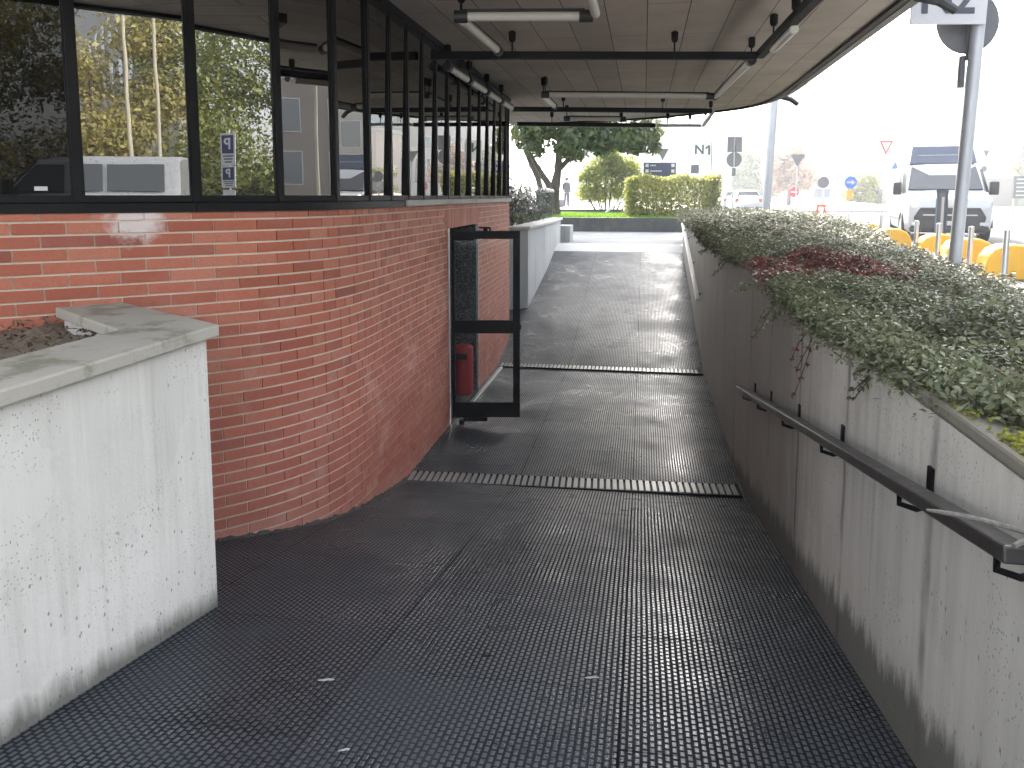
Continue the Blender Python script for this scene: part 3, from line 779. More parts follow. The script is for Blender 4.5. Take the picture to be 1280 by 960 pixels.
tag(MB().add([(4.6,-120,GZ+.004),(14.5,-120,GZ+.004),(16.5,60,GZ+.004),(5.2,60,GZ+.004)],[(0,1,2,3)]).build('road',M['asphalt']),kind='structure')

tag(MB().add([(-30,-40,GZ+.004),(4.5,-40,GZ+.004),(4.5,TOPY-.02,GZ+.004),(-30,TOPY-.02,GZ+.004)],[(0,1,2,3)]).build('bounce_ground',M['bounce_ground']),kind='structure')  # unseen pale ground behind the camera, added to bounce light under the canopy
# drains
def drain(loc,rz,length,depth,label):
    t=thing('drain_grate',label,'drain',loc,rz,'slotted drains across the ramp landing')
    MB().box(0,length,-depth/2,depth/2,.002,.006).build('channel_shade',M['black'],t)  # flat black sheet painted in for the shaded hollow under the slats
    m_=MB(); x=.02
    while x<length-.05: m_.box(x,x+.034,-depth/2+.018,depth/2-.018,.006,.022); x+=.056
    m_.build('slats',M['steel_worn'],t)
    m_=MB(); m_.box(0,length,-depth/2,-depth/2+.016,.004,.018).box(0,length,depth/2-.016,depth/2,.004,.018)
    m_.build('grate_frame',M['black'],t)
    return t
M['steel_worn']=plain('worn_steel',(.36,.36,.355),.42,.55,.35,4,.05)
drain((-2.03,6.34,LZ+.002),radians(2.9),2.88,.26,'slotted drain nearer the camera at the foot of the near ramp')
drain((-2.06,10.93,LZ+.002),0,2.92,.24,'slotted drain farther off at the foot of the far ramp')

# left near planter
def ringwall(poly_outer,poly_inner,z0,z1):
    return MB().loft([[(a[0],a[1],z0),(b[0],b[1],z0),(b[0],b[1],z1),(a[0],a[1],z1)] for a,b in zip(poly_outer,poly_inner)])
CT=-.58
pl=thing('planter','pale concrete planter wall with stone coping at the left front','planter',(-2,2,GZ))
po=-Vector((-2,2,GZ))
wout=[(-1.925,-2.6),(-1.945,3.13),(-2.86,3.68)]; win=[(-2.14,-2.6),(-2.16,2.98),(-2.98,3.50)]
o=ringwall(wout,win,LZ,CT-.055).build('side_wall',M['conc_left'],pl); o.location=po
cout=[(-1.885,-2.6),(-1.895,3.16),(-2.82,3.745)]; cin=[(-2.235,-2.6),(-2.255,2.955),(-3.03,3.50)]
o=ringwall(cout,cin,CT-.055,CT).build('coping',M['coping'],pl,bevel=.008); o.location=po
soil=MB(); NX=24
pts=[]
for j in range(40):
    for i in range(NX):
        y=-2.4+6.0*j/39; xr=-2.16; xl=min(-2.9,np.interp(y,CXY[:,1],CXY[:,0])-.1) if True else 0
        x=xr+(xl-xr)*i/(NX-1)
        pts.append((x,y,-.70+.035*sin(x*9+y*3)*cos(y*7)+random.uniform(-.012,.012)))
soil.add(pts,[(j*NX+i,j*NX+i+1,(j+1)*NX+i+1,(j+1)*NX+i) for j in range(39) for i in range(NX-1)])
so_=soil.build('soil',M['soil'],smooth=True); tag(so_,'dry brown soil inside the left planter','soil',kind='stuff')
n=900
x=-2.2-1.0*RNG.random(n)**1.0; y=1.6+2.0*RNG.random(n); 
dist=np.abs((y-3.0)-(x+2.7)*-.0)
keep=(y-(3.9+ (x+3.0)*1.02)<-.08)&(RNG.random(n)<np.clip((y-1.6)/1.4,.12,1))
c=np.stack([x,y,-.665+.03*RNG.random(n)],1)[keep]
o=leaf_mesh('dead_leaves',L['dead'],c,np.array([0,0,1.0])+.7*unit(len(c)),.05,.016); tag(o,'withered leaves and twigs on the planter soil','dead leaves',kind='stuff')

M['wall_edge']=mat_concrete('mossy_wall_edge',(.17,.155,.125),(.08,.075,.055),.4,.8,None,False,.9)
# right retaining wall with bed
rw=thing('retaining_wall','long grey concrete retaining wall along the right side of the ramp','wall',(.98,8,GZ))
wo_=-Vector((.98,8,GZ))
mb=MB(); prev=None
ys=list(np.linspace(-2.2,17.6,70)); rings=[]
for y in ys:
    zt=-.655 if y<6 else -.655+.12*min(1,(y-6)/8)
    rings.append([(.88,y,LZ-.1),(1.1,y,LZ-.1),(1.1,y,zt),(.88,y,zt)])
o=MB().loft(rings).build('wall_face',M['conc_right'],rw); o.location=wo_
mb=MB(); rings=[]
for y in ys:
    zt=-.652 if y<6 else -.652+.12*min(1,(y-6)/8); jx=.006*sin(y*9)+.004*sin(y*23)
    rings.append([(.877+jx,y,zt),(1.105,y,zt),(1.105,y,zt+.04),(.884+jx,y,zt+.04)])
o=MB().loft(rings).build('coping',M['wall_edge'],rw,bevel=.01); o.location=wo_
# street-side kerb of the bed
kb=[(2.45,-2.2),(2.52,4.5),(2.66,5.8),(2.87,7.5),(3.26,10.3),(4.3,17.2),(4.9,21.0)]
kw=MB().loft([[(x,y,GZ-.1),(x+.16,y,GZ-.1),(x+.16,y,-.80),(x,y,-.80)] for x,y in kb]).build('kerb_wall',M['conc_far'])
tag(kw,'low concrete kerb wall on the street side of the planted bed','wall')
def kbx(y): return np.interp(y,[p[1] for p in kb],[p[0] for p in kb])
def bedz(x,y):
    t=np.clip((x-.9)/(kbx(y)-.9),0,1)
    base=-.66+.12*np.clip((y-6)/8,0,1)+.03*np.sin(x*7.3-y*4.1)*np.sin(y*5.3+x)+.075*np.sin(np.clip(t*1.3,0,1)*pi)-.10*np.clip(t-.75,0,1)*4
    return base+.035*np.sin(x*5.1+y*1.7)+.03*np.sin(y*3.3-x*2.2)+.022*np.sin(x*11+y*7)+.05*np.sin(y*.9+1.2)*np.clip((y-3)/6,0,1)+.10*np.exp(-((y-18.5)/1.6)**2)
NX,NY=16,110; pts=[]
for j in range(NY):
    y=-2.2+23.0*j/(NY-1)
    for i in range(NX):
        x=1.0+(kbx(y)+.05-1.0)*i/(NX-1) if i else 1.0
        pts.append((x,y,float(bedz(x,y))-.05))
o=MB().add(pts,[(j*NX+i,j*NX+i+1,(j+1)*NX+i+1,(j+1)*NX+i) for j in range(NY-1) for i in range(NX-1)]).build('bed_soil',M['bedsoil'],smooth=True)
tag(o,'dark soil under the ground cover of the right bed','soil',kind='stuff')
def overhang(y):
    return np.interp(y,[-2,1.5,1.95,2.3,2.7,3.4,4.2,5.2,6.0,6.6,7.2,8.0,12,20],[1.12,1.08,1.02,.92,.86,.83,.82,.84,.89,.92,.87,.81,.80,.82])
def red_mask(x,y):
    return ((y-(6.25-.10*(x-1)+.12*np.sin(x*6)))/.72)**2+((x-1.2)/.62)**2
def bed_leaves(n,y0,y1,size,lift,which):
    y=y0+(y1-y0)*RNG.random(n)
    x0=overhang(y)+.03*RNG.normal(size=n); x=x0+(kbx(y)+.12-x0)*RNG.random(n)
    z=bedz(np.maximum(x,.9),y)+lift*(RNG.random(n)-.25)-np.clip(.93-x,0,1)*.8*RNG.random(n)
    z=np.where(x<.93,np.maximum(z,-.625-np.clip(.90-x,0,1)*.8*RNG.random(n)),z)
    m_=red_mask(x,y); r=RNG.random(n)
    isred=(m_<1.0)&(r<.9)|(m_<1.6)&(r<.35)
    sel=isred if which=='red' else ~isred
    cen=np.stack([x,y,z],1)[sel]
    nor=np.array([-.12,-.15,1.0])+.62*unit(len(cen))
    sz=size*(.65+.7*RNG.random(len(cen)))
    return cen,nor,sz
def edge_leaves(n,y0,y1,size):
    y=y0+(y1-y0)*RNG.random(n); x=overhang(y)+.02*RNG.normal(size=n)+.22*RNG.random(n)
    red=(red_mask(np.maximum(x,.95),y)<1.2); x=x[~red]; y=y[~red]
    z=-.60+.12*np.clip((y-6)/8,0,1)+.075*(RNG.random(len(x))**1.2)-np.clip(.90-x,0,1)*1.3*RNG.random(len(x))
    return np.stack([x,y,z],1),np.array([-.45,-.25,.8])+.7*unit(len(x)),size*(.6+.7*RNG.random(len(x)))
A=[bed_leaves(86000,.6,5.0,.028,.10,'g'),bed_leaves(64000,5.0,10,.030,.085,'g'),edge_leaves(9000,2.15,5.4,.031),edge_leaves(9000,5.2,10.2,.034)]
c=np.vstack([a[0] for a in A]);nn=np.vstack([a[1] for a in A]);sz=np.concatenate([a[2] for a in A])
o=leaf_mesh('ground_cover',L['bed'],c,nn,sz*1.05,sz*.42); tag(o,'dense grey green small-leaved ground cover spilling over the right wall','ground cover',kind='stuff')
A=[bed_leaves(7000,.6,5.0,.05,.11,'g'),bed_leaves(5000,5.0,10,.05,.09,'g')]
c=np.vstack([a[0] for a in A]);nn=np.vstack([a[1] for a in A]);sz=np.concatenate([a[2] for a in A])
k_=((np.sin(c[:,0]*3.1+1)+np.sin(c[:,1]*2.3)+.8*RNG.normal(size=len(c)))>.7)&(c[:,0]>.98)
tag(leaf_mesh('dry_stems',L['dead'],c[k_],nn[k_],sz[k_]*1.3,sz[k_]*.14),'brown dry twigs and withered leaves among the ground cover','dry stems',kind='stuff')
A=[bed_leaves(9000,.6,5.0,.046,.13,'g'),bed_leaves(7000,5.0,10,.046,.12,'g')]
c=np.vstack([a[0] for a in A]);nn=np.vstack([a[1] for a in A]);sz=np.concatenate([a[2] for a in A])
k_=((np.sin(c[:,0]*2.7)+np.sin(c[:,1]*1.9+2)+.5*RNG.normal(size=len(c)))>.6)&(c[:,0]>1.0)
tag(leaf_mesh('ground_cover',L['bedfar'],c[k_],nn[k_],sz[k_],sz[k_]*.5),'larger yellow green leaves in patches of the right bed','ground cover',kind='stuff')
A=[np.concatenate(q) for q in zip(bed_leaves(36000,10,21,.05,.10,'g'),edge_leaves(8000,9.8,17.5,.05))]; o=leaf_mesh('ground_cover',L['bedfar'],A[0],A[1],A[2],A[2]*.55); tag(o,'paler sunlit stretch of ground cover at the far end of the right bed','ground cover',kind='stuff')
A=bed_leaves(60000,4.9,7.6,.032,.06,'red'); o=leaf_mesh('red_ground_cover',L['red'],A[0],A[1],A[2],A[2]*.5); tag(o,'dark red patch of ground cover in the right bed','ground cover',kind='stuff')
# trailing sprigs over the wall edge
SPR=[((.90,4.1,-.62),(-.10,.10,-.42),'red','long drooping red tinged sprig hanging down the right wall'),
     ((.88,4.6,-.62),(-.16,.05,-.16),'g','forked green sprig reaching out from the wall edge beside the red tinged sprig'),
     ((.86,5.0,-.61),(-.17,-.05,-.28),'g','limp green sprig hanging beyond the red tinged sprig'),
     ((.87,5.5,-.61),(-.24,.12,-.05),'g','straight green sprig poking sideways above the dark wall'),
     ((.85,7.7,-.58),(-.20,-.1,-.20),'g','thin sprig hanging just beyond the bare wall edge'),
     ((.85,9.2,-.56),(-.22,.0,-.12),'g','short wispy sprig farthest along the dark wall'),
     ((.92,3.15,-.63),(-.10,-.05,-.13),'g','loose pale green tuft over the wall near the handrail'),
     ((.97,2.65,-.64),(-.06,-.05,-.16),'g','small leafy tuft on the mossy wall edge nearest the camera')]
for p,d,kind,lab in SPR:
    t=thing('trailing_sprig',lab,'plant sprig',p,0,'sprigs trailing over the right wall')
    cs=[];st=MB()
    for b in range(3):
        dd=Vector(d)*(1.0-.22*b)+Vector((random.uniform(-.03,.03),random.uniform(-.06,.06),random.uniform(-.03,.03)))
        pp=[Vector((dd.x*q+.03*sin(q*3+b),dd.y*q+.02*sin(q*5+b),dd.z*q*q*.6+dd.z*q*.4)) for q in np.linspace(0,1,8)]
        st.path(pp,.0022,5)
        for q in pp[1:]:
            for _ in range(4): cs.append(tuple(q+Vector((random.uniform(-.014,.014),random.uniform(-.014,.014),random.uniform(-.012,.012)))))
    st.build('stem',M['bark'],t)
    cs=np.array(cs); leaf_mesh('leaves',L['red'] if kind=='red' else L['bed'],cs,np.array([-.5,-.4,.6])+.8*unit(len(cs)),.03,.014,t)
# moss on the near wall edge
n=5200; y=1.0+1.75*RNG.random(n); x=.895+.2*RNG.random(n)**1.5
keep=np.sin(y*7+1)+.6*np.sin(y*17)+RNG.normal(size=n)*.35>-.25
c=np.stack([x,y,-.607+.014*RNG.random(n)-np.clip(.905-x,0,1)*2.0],1)[keep]
tag(leaf_mesh('moss',L['moss'],c,np.array([-.2,-.2,1.])+.6*unit(len(c)),.016,.010),'yellow green moss on the near edge of the right wall','moss',kind='stuff')
n=1500; y=1.0+1.7*RNG.random(n); x=.97+.45*RNG.random(n)
tag(leaf_mesh('leaf_litter',L['dead'],np.stack([x,y,-.60+.05*(x-.97)+.03*RNG.random(n)],1),np.array([0,0,1.])+.7*unit(n),.045,.018),'brown leaf litter between the moss and the ground cover','leaf litter',kind='stuff')

# handrails
def handrail(p0,p1,hang,label,mat):
    p0,p1=Vector(p0),Vector(p1)
    t=thing('handrail',label,'handrail',tuple(p0),0,'handrails on the right wall')
    d=p1-p0
    MB().bar((0,0,0),d,.06,.04).build('rail',M[mat],t,bevel=.006)
    for q in hang:
        a=d*q
        MB().path([a+Vector((0,0,-.022)),a+Vector((0,0,-.06)),a+Vector((.05,0,-.075)),a+Vector((.088,0,-.06))],.009).box(a.x+.08,a.x+.094,a.y-.018,a.y+.018,a.z-.08,a.z+.06).build('bracket',M['black'],t)
    return t
M['rail_dark']=plain('rail_painted',(.035,.033,.031),.36,.3,.3,6,.04)
handrail((.79,1.69,-.752),(.79,6.30,-1.55),(.02,.16,.38,.58,.78,.94),'dark painted handrail on the near right wall sloping down to the landing','rail_dark')
handrail((.80,11.31,-1.50),(.80,16.2,-.565),(.1,.45,.8),'pale bright handrail climbing the far ramp on the right wall','white')  # bright reflection on the metal rail put into its white colour
M['cord']=plain('lichened_twig',(.17,.16,.14),.9,0,.75,120,.6)
rp_=thing('twig','grey lichened twig hooked over the near end of the handrail','twig',(.79,1.78,-.735))
MB().path([(.045,-.035,.012),(.01,-.02,.016),(-.03,.005,.017),(-.07,.03,.016),(-.105,.055,.011),(-.125,.075,.006)],[.0075,.007,.0065,.006,.0055,.003],8)\
  .path([(.045,-.035,.012),(.035,-.055,.006),(.012,-.075,.008),(-.008,-.085,.002)],[.0075,.008,.0075,.006],8).build('stick',M['cord'],rp_,smooth=True)

# ------------------------------------------------------------------ far left planter
fp=thing('planter','pale concrete planter beside the far ramp with a dark bush in it','planter',(-3,15,GZ)); fo_=-Vector((-3,15,GZ))
FT=-.54
for nm,a,b,z0,z1,mt,bv in (('side_wall',[(-5,13.22),(-2.42,13.36),(-2.03,13.53),(-1.99,16.0),(-2.03,19.0)],[(-5,13.5),(-2.5,13.62),(-2.22,13.7),(-2.2,16.0),(-2.25,19.0)],LZ-.1,FT-.05,'conc_far',0),
                     ('coping',[(-5,13.17),(-2.42,13.31),(-1.985,13.49),(-1.945,16.0),(-1.985,19.05)],[(-5,13.6),(-2.5,13.72),(-2.36,13.8),(-2.33,16.0),(-2.36,19.05)],FT-.05,FT,'coping_far',.006)):
    o=ringwall(a,b,z0,z1).build(nm,M[mt],fp,bevel=bv); o.location=fo_
o=MB().box(-2.6,-1.80,19.06,19.9,GZ-.3,-.74).build('end_block',M['conc_far'],fp,bevel=.01); o.location=fo_
tag(MB().box(-5,-2.2,13.6,19.0,-1.0,-.66).build('soil',M['bedsoil']),'soil in the far left planter','soil',kind='stuff')
tag(MB().box(-5,-2.36,12.1,13.4,LZ-.1,-.6).build('side_wall',M['conc_far']),'plain concrete wall between the brick end and the far planter','wall')
bs=thing('bush','dark narrow-leaved bush filling the far left planter','bush',(-2.72,16.0,-.66))
blobs=[(.2,1.2,.62,.5,.7,.5),(-.1,-1.6,.45,.5,.6,.5),(-.6,-1.4,.42,.75,.8,.55),(.05,-.6,.5,.6,.8,.62),(.1,.6,.40,.55,.9,.5),(-.5,.9,.6,.8,.9,.7),(.25,1.9,.25,.4,.7,.4),(-.9,-.2,.8,.8,.9,.6)]
p_,n_=clump_points(blobs,7500,.35)
leaf_mesh('foliage',L['spiky'],p_,n_,.13,.022,bs,axis=np.array([.25,-.3,-.6])+.7*unit(len(p_)))
m_=MB()
for b in blobs: m_.path([(b[0]*.3,b[1]*.3,0),(b[0]*.8,b[1]*.8,b[2]*.5),(b[0],b[1],b[2])],[.03,.02,.008],6)
m_.build('stems',M['bark'],bs)

# ------------------------------------------------------------------ lawn terrace behind the far plaza
bwy=24.9
tag(MB().box(-3.2,1.35,bwy,bwy+.25,GZ-.05,-.70).build('low_wall',M['blackstone'],bevel=.01),'low black stone wall across the end of the path in front of the lawn','wall')
tag(MB().box(-9,4.4,bwy+.25,32.6,GZ-.05,-.72).build('lawn_ground',M['grass']),kind='structure')
n=26000; x=-9+13.3*RNG.random(n); y=bwy+.28+7.2*RNG.random(n)
tag(leaf_mesh('grass',L['grass'],np.stack([x,y,-.69+.02*RNG.random(n)],1),unit(n)*np.array([1,1,.25]),.085,.022,axis=np.array([0,0,1.])+.35*unit(n)),'bright green mown grass behind the low black wall','grass',kind='stuff')
tag(MB().box(-9,3.0,32.65,32.95,GZ,-.56).build('kerb_wall',M['blackstone'],bevel=.01),'thin dark kerb wall behind the lawn','wall')
tag(MB().box(-30,3.0,33,75,GZ-.05,-.66).build('terrace',M['pale_conc']),kind='structure')

def tree(name,label,loc,blobs,leafn,lmat,lsize,trunk,group=None,shell=.45,barkm='bark',big=0.0):
    t=thing(name,label,'tree',loc,0,group)
    m_=MB()
    for pts,rs in trunk: m_.path(pts,rs,9)
    m_.build('trunk',M[barkm],t,smooth=True)
    p_,n_=clump_points(blobs,leafn,shell)
    ls_=lsize*(.6+.8*RNG.random(len(p_)))*np.where(RNG.random(len(p_))<big,1.7,1.0)
    leaf_mesh('crown',lmat,p_,n_,ls_,ls_*.52,t)
    return t
def blobset(n,R,Hh,zc,br,flat=.8):
    r=[]
    for i in range(n):
        a=random.uniform(0,2*pi); q=sqrt(random.random())*R; z=zc+random.uniform(-1,1)*Hh
        k=br*random.uniform(.7,1.25); r.append((q*cos(a),q*sin(a),z,k,k,k*flat))
    return r
tb=at(693,28.2,-.72)
blobs=[]
for u,v,D,r in [(660,160,27,.8),(668,186,27.5,.45),(690,162,28,.85),(720,172,27,.8),(745,180,27.5,.6),(760,168,28,.8),(790,172,27,.65),(805,165,28,.7),(813,184,27.5,.42),(778,180,27,.55),(735,155,28.5,1.0),(704,188,28,.45),(722,194,28,.35),(655,175,28,.5),(795,186,27.5,.35),(755,190,27.4,.32),
              (690,110,28,1.3),(740,100,28,1.4),(790,120,28,1.2),(650,120,27.5,1.1),(720,60,28,1.5),(770,70,28,1.5),(670,70,28.5,1.4),(640,20,28,1.6),(690,0,28,1.8),(745,0,28,1.7),(795,20,28,1.4),(660,-60,28,1.6),(715,-70,28,1.7),(770,-50,28,1.5),(700,-110,28,1.3),(745,-110,28,1.2),(838,60,28,.6),(828,0,28,.8),(845,-60,28,.5),(812,-110,28,1.0),(860,-120,28,.5),(620,-40,28,1.6),(650,-120,28,1.5),(780,-130,28,1.5),(620,60,28.5,1.4)]:  # upper crown, unseen above the canopy, extended to block sun on the ramp
    q=at(u,D,(245-v)*D/955)-tb; blobs.append((q.x,q.y,q.z,r,r*.9,r*.75))
def tp(u,v,D=28.2): return tuple(at(u,D,(245-v)*D/955)-tb)
tree('tree','large dark evergreen tree with forked trunk on the lawn behind the bush',tb,blobs,36000,L['tree'],.28,
     [([tp(693,272),tp(692,252),tp(694,232),tp(697,215),tp(700,170),tp(712,60),tp(716,-40)],[.26,.21,.19,.14,.12,.10,.03]),
      ([tp(692,244),tp(684,228),tp(670,208),tp(660,190),tp(650,160)],[.15,.12,.11,.09,.04]),
      ([tp(677,240,27.6),tp(672,222,27.6),tp(664,206,27.6),tp(654,185,27.6)],[.10,.10,.09,.06]),
      ([tp(695,218),tp(705,205),tp(722,190),tp(745,165)],[.10,.09,.07,.03])])
# leaves hanging low for the ragged lower edge
# bin
tb=at(681,26.5,-.72); t=thing('litter_bin','dark litter bin with pale lid at the foot of the forked tree','bin',tb)
MB().lathe([(.26,0),(.28,.05),(.30,.82),(.31,.84)],18).build('body',M['dark_metal'],t,smooth=True)
MB().lathe([(.33,.84),(.34,.88),(.28,.95),(.1,.99)],18).build('lid',M['paving'],t,smooth=True)
# shrub, hedge
def shrub(label,loc,blobs,n,lm,size,cat='shrub',name='shrub'):
    t=thing(name,label,cat,loc)
    m_=MB()
    for b in blobs: m_.path([(b[0]*.5,b[1]*.5,0),(b[0]*.9,b[1]*.9,b[2]*.5),(b[0],b[1],b[2])],[.04,.025,.008],6)
    m_.build('stems',M['bark'],t)
    p_,n_=clump_points(blobs,n,.4); leaf_mesh('foliage',lm,p_,n_,size*(.6+.8*RNG.random(len(p_))),size*.5,t); return t
def blobs_px(base,items):
    r=[]
    for u,v,D,rx in items:
        q=at(u,D,(245-v)*D/955)-base; r.append((q.x,q.y,q.z,rx,rx,rx*.9))
    return r
b0=at(757,33.5,-.66)
shrub('tall loose yellow green shrub behind the lawn left of the clipped hedge',b0,blobs_px(b0,[(735,240,33.5,.55),(745,215,33.5,.7),(765,210,33.8,.75),(785,210,33.5,.6),(775,235,33.6,.7),(750,240,33.8,.6),(765,195,33.5,.5),(732,222,33.4,.4),(795,225,33.4,.5),(757,200,33.7,.55)]),6500,L['shrub'],.17)
b1=at(839,27.0,-.72)
t=thing('hedge','clipped yellow green box hedge at the right end of the lawn','hedge',b1,FACE)
n=15000
P3=RNG.random((n,3))*2-1; ax=RNG.integers(0,3,n); sg=np.sign(RNG.random(n)-.3)
for i in range(3):
    mk=ax==i; P3[mk,i]=np.where(RNG.random(mk.sum())<.8,np.sign(P3[mk,i])*(1-.12*RNG.random(mk.sum())),P3[mk,i])
P3=P3*np.array([1.52,.75,.66])+np.array([0,0,.70]); 
P3 += .06*np.sin(P3[:,[1,2,0]]*5)+.04*RNG.normal(size=(n,3))
P3[:,2]=np.maximum(P3[:,2],.04)
leaf_mesh('foliage',L['hedge'],P3,unit(n)+np.array([0,0,.4]),.11,.06,t)
m_=MB()
for i in range(11): x=-1.35+.27*i; m_.path([(x,0,0),(x+.05,.1,.35),(x-.05,-.1,.9)],[.03,.02,.01],6)
m_.build('stems',M['bark'],t)
a=at(757,30.5,-.66); b=at(783,30.5,-.02)
tag(MB().bar(a,b,.07,.07).build('leaning_pole',M['white']),'white pole leaning slantwise against the end of the clipped hedge','pole')

# person
def skin(name,verts,edges,radii,mats,parent,sub=2,root=0):
    me=bpy.data.meshes.new(name); me.from_pydata(verts,edges,[])
    o=bpy.data.objects.new(name+'_tmp',me); COL.objects.link(o)
    mo=o.modifiers.new('skin','SKIN')
    for i,r in enumerate(radii):
        sv=me.skin_vertices[0].data[i]; sv.radius=(r[0],r[1]) if isinstance(r,tuple) else (r,r); sv.use_root=(i==root)
    o.modifiers.new('sub','SUBSURF').levels=sub; o.modifiers['sub'].render_levels=sub
    dg=bpy.context.evaluated_depsgraph_get(); dg.update()
    m2=bpy.data.meshes.new_from_object(o.evaluated_get(dg)); bpy.data.objects.remove(o)
    m2.materials.clear()
    for m in mats: m2.materials.append(m)
    r=bpy.data.objects.new(name,m2); COL.objects.link(r); r.parent=parent
    m2.polygons.foreach_set('use_smooth',[True]*len(m2.polygons)); return r
M['skin']=plain('skin',(.45,.27,.2),.55,0,.05); M['jacket']=plain('jacket',(.02,.023,.035),.8,0,.15); M['trousers']=plain('trousers',(.03,.035,.055),.85,0,.15); M['hair']=plain('hair',(.03,.02,.015),.7,0,.2)
pp=thing('person','person in dark jacket and trousers standing on the terrace beyond the lawn','person',at(708,47.5,-.66),FACE+.5)
V=[(0,0,.95),(0,.01,1.15),(0,.02,1.36),(0,.01,1.50),(0,0,1.56),(0,-.01,1.66),(.09,0,.90),(.11,-.02,.50),(.12,.02,.09),(.13,-.12,.04),(-.09,0,.90),(-.10,.02,.50),(-.10,.05,.09),(-.11,-.09,.04),
   (.19,.02,1.40),(.25,.04,1.13),(.22,-.08,.90),(.21,-.12,.82),(-.19,.02,1.40),(-.24,.05,1.13),(-.20,-.08,.92),(-.18,-.13,.85)]
E_=[(0,1),(1,2),(2,3),(3,4),(4,5),(0,6),(6,7),(7,8),(8,9),(0,10),(10,11),(11,12),(12,13),(2,14),(14,15),(15,16),(16,17),(2,18),(18,19),(19,20),(20,21)]
R_=[(.16,.12),(.17,.12),(.18,.12),(.07,.07),(.065,.065),(.09,.105),(.10,.10),(.075,.08),(.055,.06),(.045,.03),(.10,.10),(.075,.08),(.055,.06),(.045,.03),(.085,.08),(.06,.06),(.045,.045),(.04,.03),(.085,.08),(.06,.06),(.045,.045),(.04,.03)]
bo=skin('body',V,E_,R_,[M['skin'],M['jacket'],M['trousers'],M['rubber']],pp)
for p in bo.data.polygons:
    z=p.center.z; p.material_index = 3 if z<.075 else 2 if (z<.88 and abs(p.center.x)<.17) else 1 if .9<z<1.50 else 0
MB().lathe([(.02,1.80),(.07,1.79),(.098,1.73),(.102,1.68),(.09,1.63)],14).build('hair',M['hair'],pp,smooth=True)
# bicycle
bk=thing('bicycle','dark bicycle parked upright beside the person on the terrace','bicycle',at(738,45,-.66),FACE+.9)
def wheel(x):
    m_=MB(); R0=.33; pts=[(x+R0*cos(q),0,R0+R0*sin(q)) for q in np.linspace(0,2*pi,25)]
    o=MB().path(pts,.022,6).build('wheel',M['rubber'],bk)
    for k in range(10): m_.tube((x,0,R0),(x+.31*cos(k*pi/5),0,R0+.31*sin(k*pi/5)),.004,n=4)
    m_.build('spokes',M['steel'],o)
wheel(-.52); wheel(.52)
MB().path([(-.52,0,.33),(-.12,0,.30),(.40,0,.80)],.018,6).path([(-.52,0,.33),(-.20,0,.78),(-.12,0,.30)],.016,6).path([(-.2,0,.74),(.38,0,.84)],.018,6).path([(.52,0,.33),(.40,0,.82),(.36,0,1.0)],.016,6).build('frame',M['black'],bk)
MB().path([(.36,-.28,1.02),(.40,-.1,1.02),(.36,0,1.0),(.40,.1,1.02),(.36,.28,1.02)],.014,6).build('handlebar',M['black'],bk)
MB().box(-.36,-.10,-.06,.06,.84,.90).tube((-.2,0,.74),(-.21,0,.86),.015).build('saddle',M['black'],bk,bevel=.02)
# white cabinet, shelter
t=thing('utility_cabinet','white cabinet on a dark plinth left of the person','cabinet',at(696,46,-.66),FACE)
MB().box(-.42,.42,-.3,.3,.42,1.0).build('body',M['white'],t,bevel=.02); MB().box(-.42,.42,-.3,.3,0,.42).build('plinth',M['signback'],t)
t=thing('shelter','long pale flat roofed shelter behind the tree on the terrace','shelter',at(676,58,-.66),FACE)
MB().box(-2.4,2.4,-1.2,1.2,2.75,2.95).build('roof',M['pole'],t)
for x in (-2.2,.0,2.2):
    MB().tube((x,1,0),(x,1,2.75),.06).build('post',M['pole'],t)
MB().box(-2.2,2.2,1.1,1.14,.3,2.2).build('glass_panel',M['clear_glass'],t)

# ------------------------------------------------------------------ signs and poles
def disc(mb,r,x,z,y0,y1,n=28,mi=0):
    vs=[(x+r*cos(2*pi*k/n),y,z+r*sin(2*pi*k/n)) for y in (y0,y1) for k in range(n)]
    mb.add(vs,[(k,(k+1)%n,n+(k+1)%n,n+k) for k in range(n)]+[tuple(range(n-1,-1,-1)),tuple(range(n,2*n))],mi); return mb
def tri(mb,pts,y0,y1,mi=0):
    n=len(pts); vs=[(p[0],y,p[1]) for y in (y0,y1) for p in pts]
    mb.add(vs,[(k,(k+1)%n,n+(k+1)%n,n+k) for k in range(n)]+[tuple(range(n-1,-1,-1)),tuple(range(n,2*n))],mi); return mb
# local frame of signs: +x = right in the view, -y = towards the viewer, z up
def sz(v,D):
    b=(PY-v)/F
    return D*(b*cos(PIT)-sin(PIT))/(cos(PIT)+b*sin(PIT))
def signpole(name,label,u,D,z0,cat='traffic sign',top=0.0,r=.03,group=None,mat='pole'):
    p=at(u,D,z0); t=thing(name,label,cat,p,FACE,group)
    MB().tube((0,0,0),(0,0,top-z0),r,n=12).build('post',M[mat],t,smooth=True)
    return t
# big N2 pole by the bed
D=7.0; p=at(1197,D,GZ)
t=thing('sign_pole','tall grey pole on the right carrying the N2 board and a round sign','sign pole',p,FACE)
MB().path([(0,0,0),(.01,0,.5),(.10,0,3.0),(.13,0,4.1)],.056,14).build('pole',M['pole'],t,smooth=True)
zb=sz(33,D)-GZ
b=MB().box(-.56,.10,-.085,-.065,zb,zb+.50).build('sign_board',M['signwhite'],t,bevel=.004)
text_mesh('lettering','N2',.38,M['letter'],b,(-.245,-.09,sz(2,D)-GZ),(radians(90),0,0))
b=disc(MB(),.28,.04,sz(25,D)-GZ,.075,.09).build('round_sign',M['signback'],t)
MB().box(.03,.08,.05,.075,sz(60,D)-GZ-.1,sz(25,D)-GZ).build('clamp',M['steel'],t)
MB().box(.01,.05,-.0,.04,sz(108,D)-GZ,sz(68,D)-GZ,0,Matrix.Translation((-.02,.06,0))).build('number_plate',M['signback'],t)
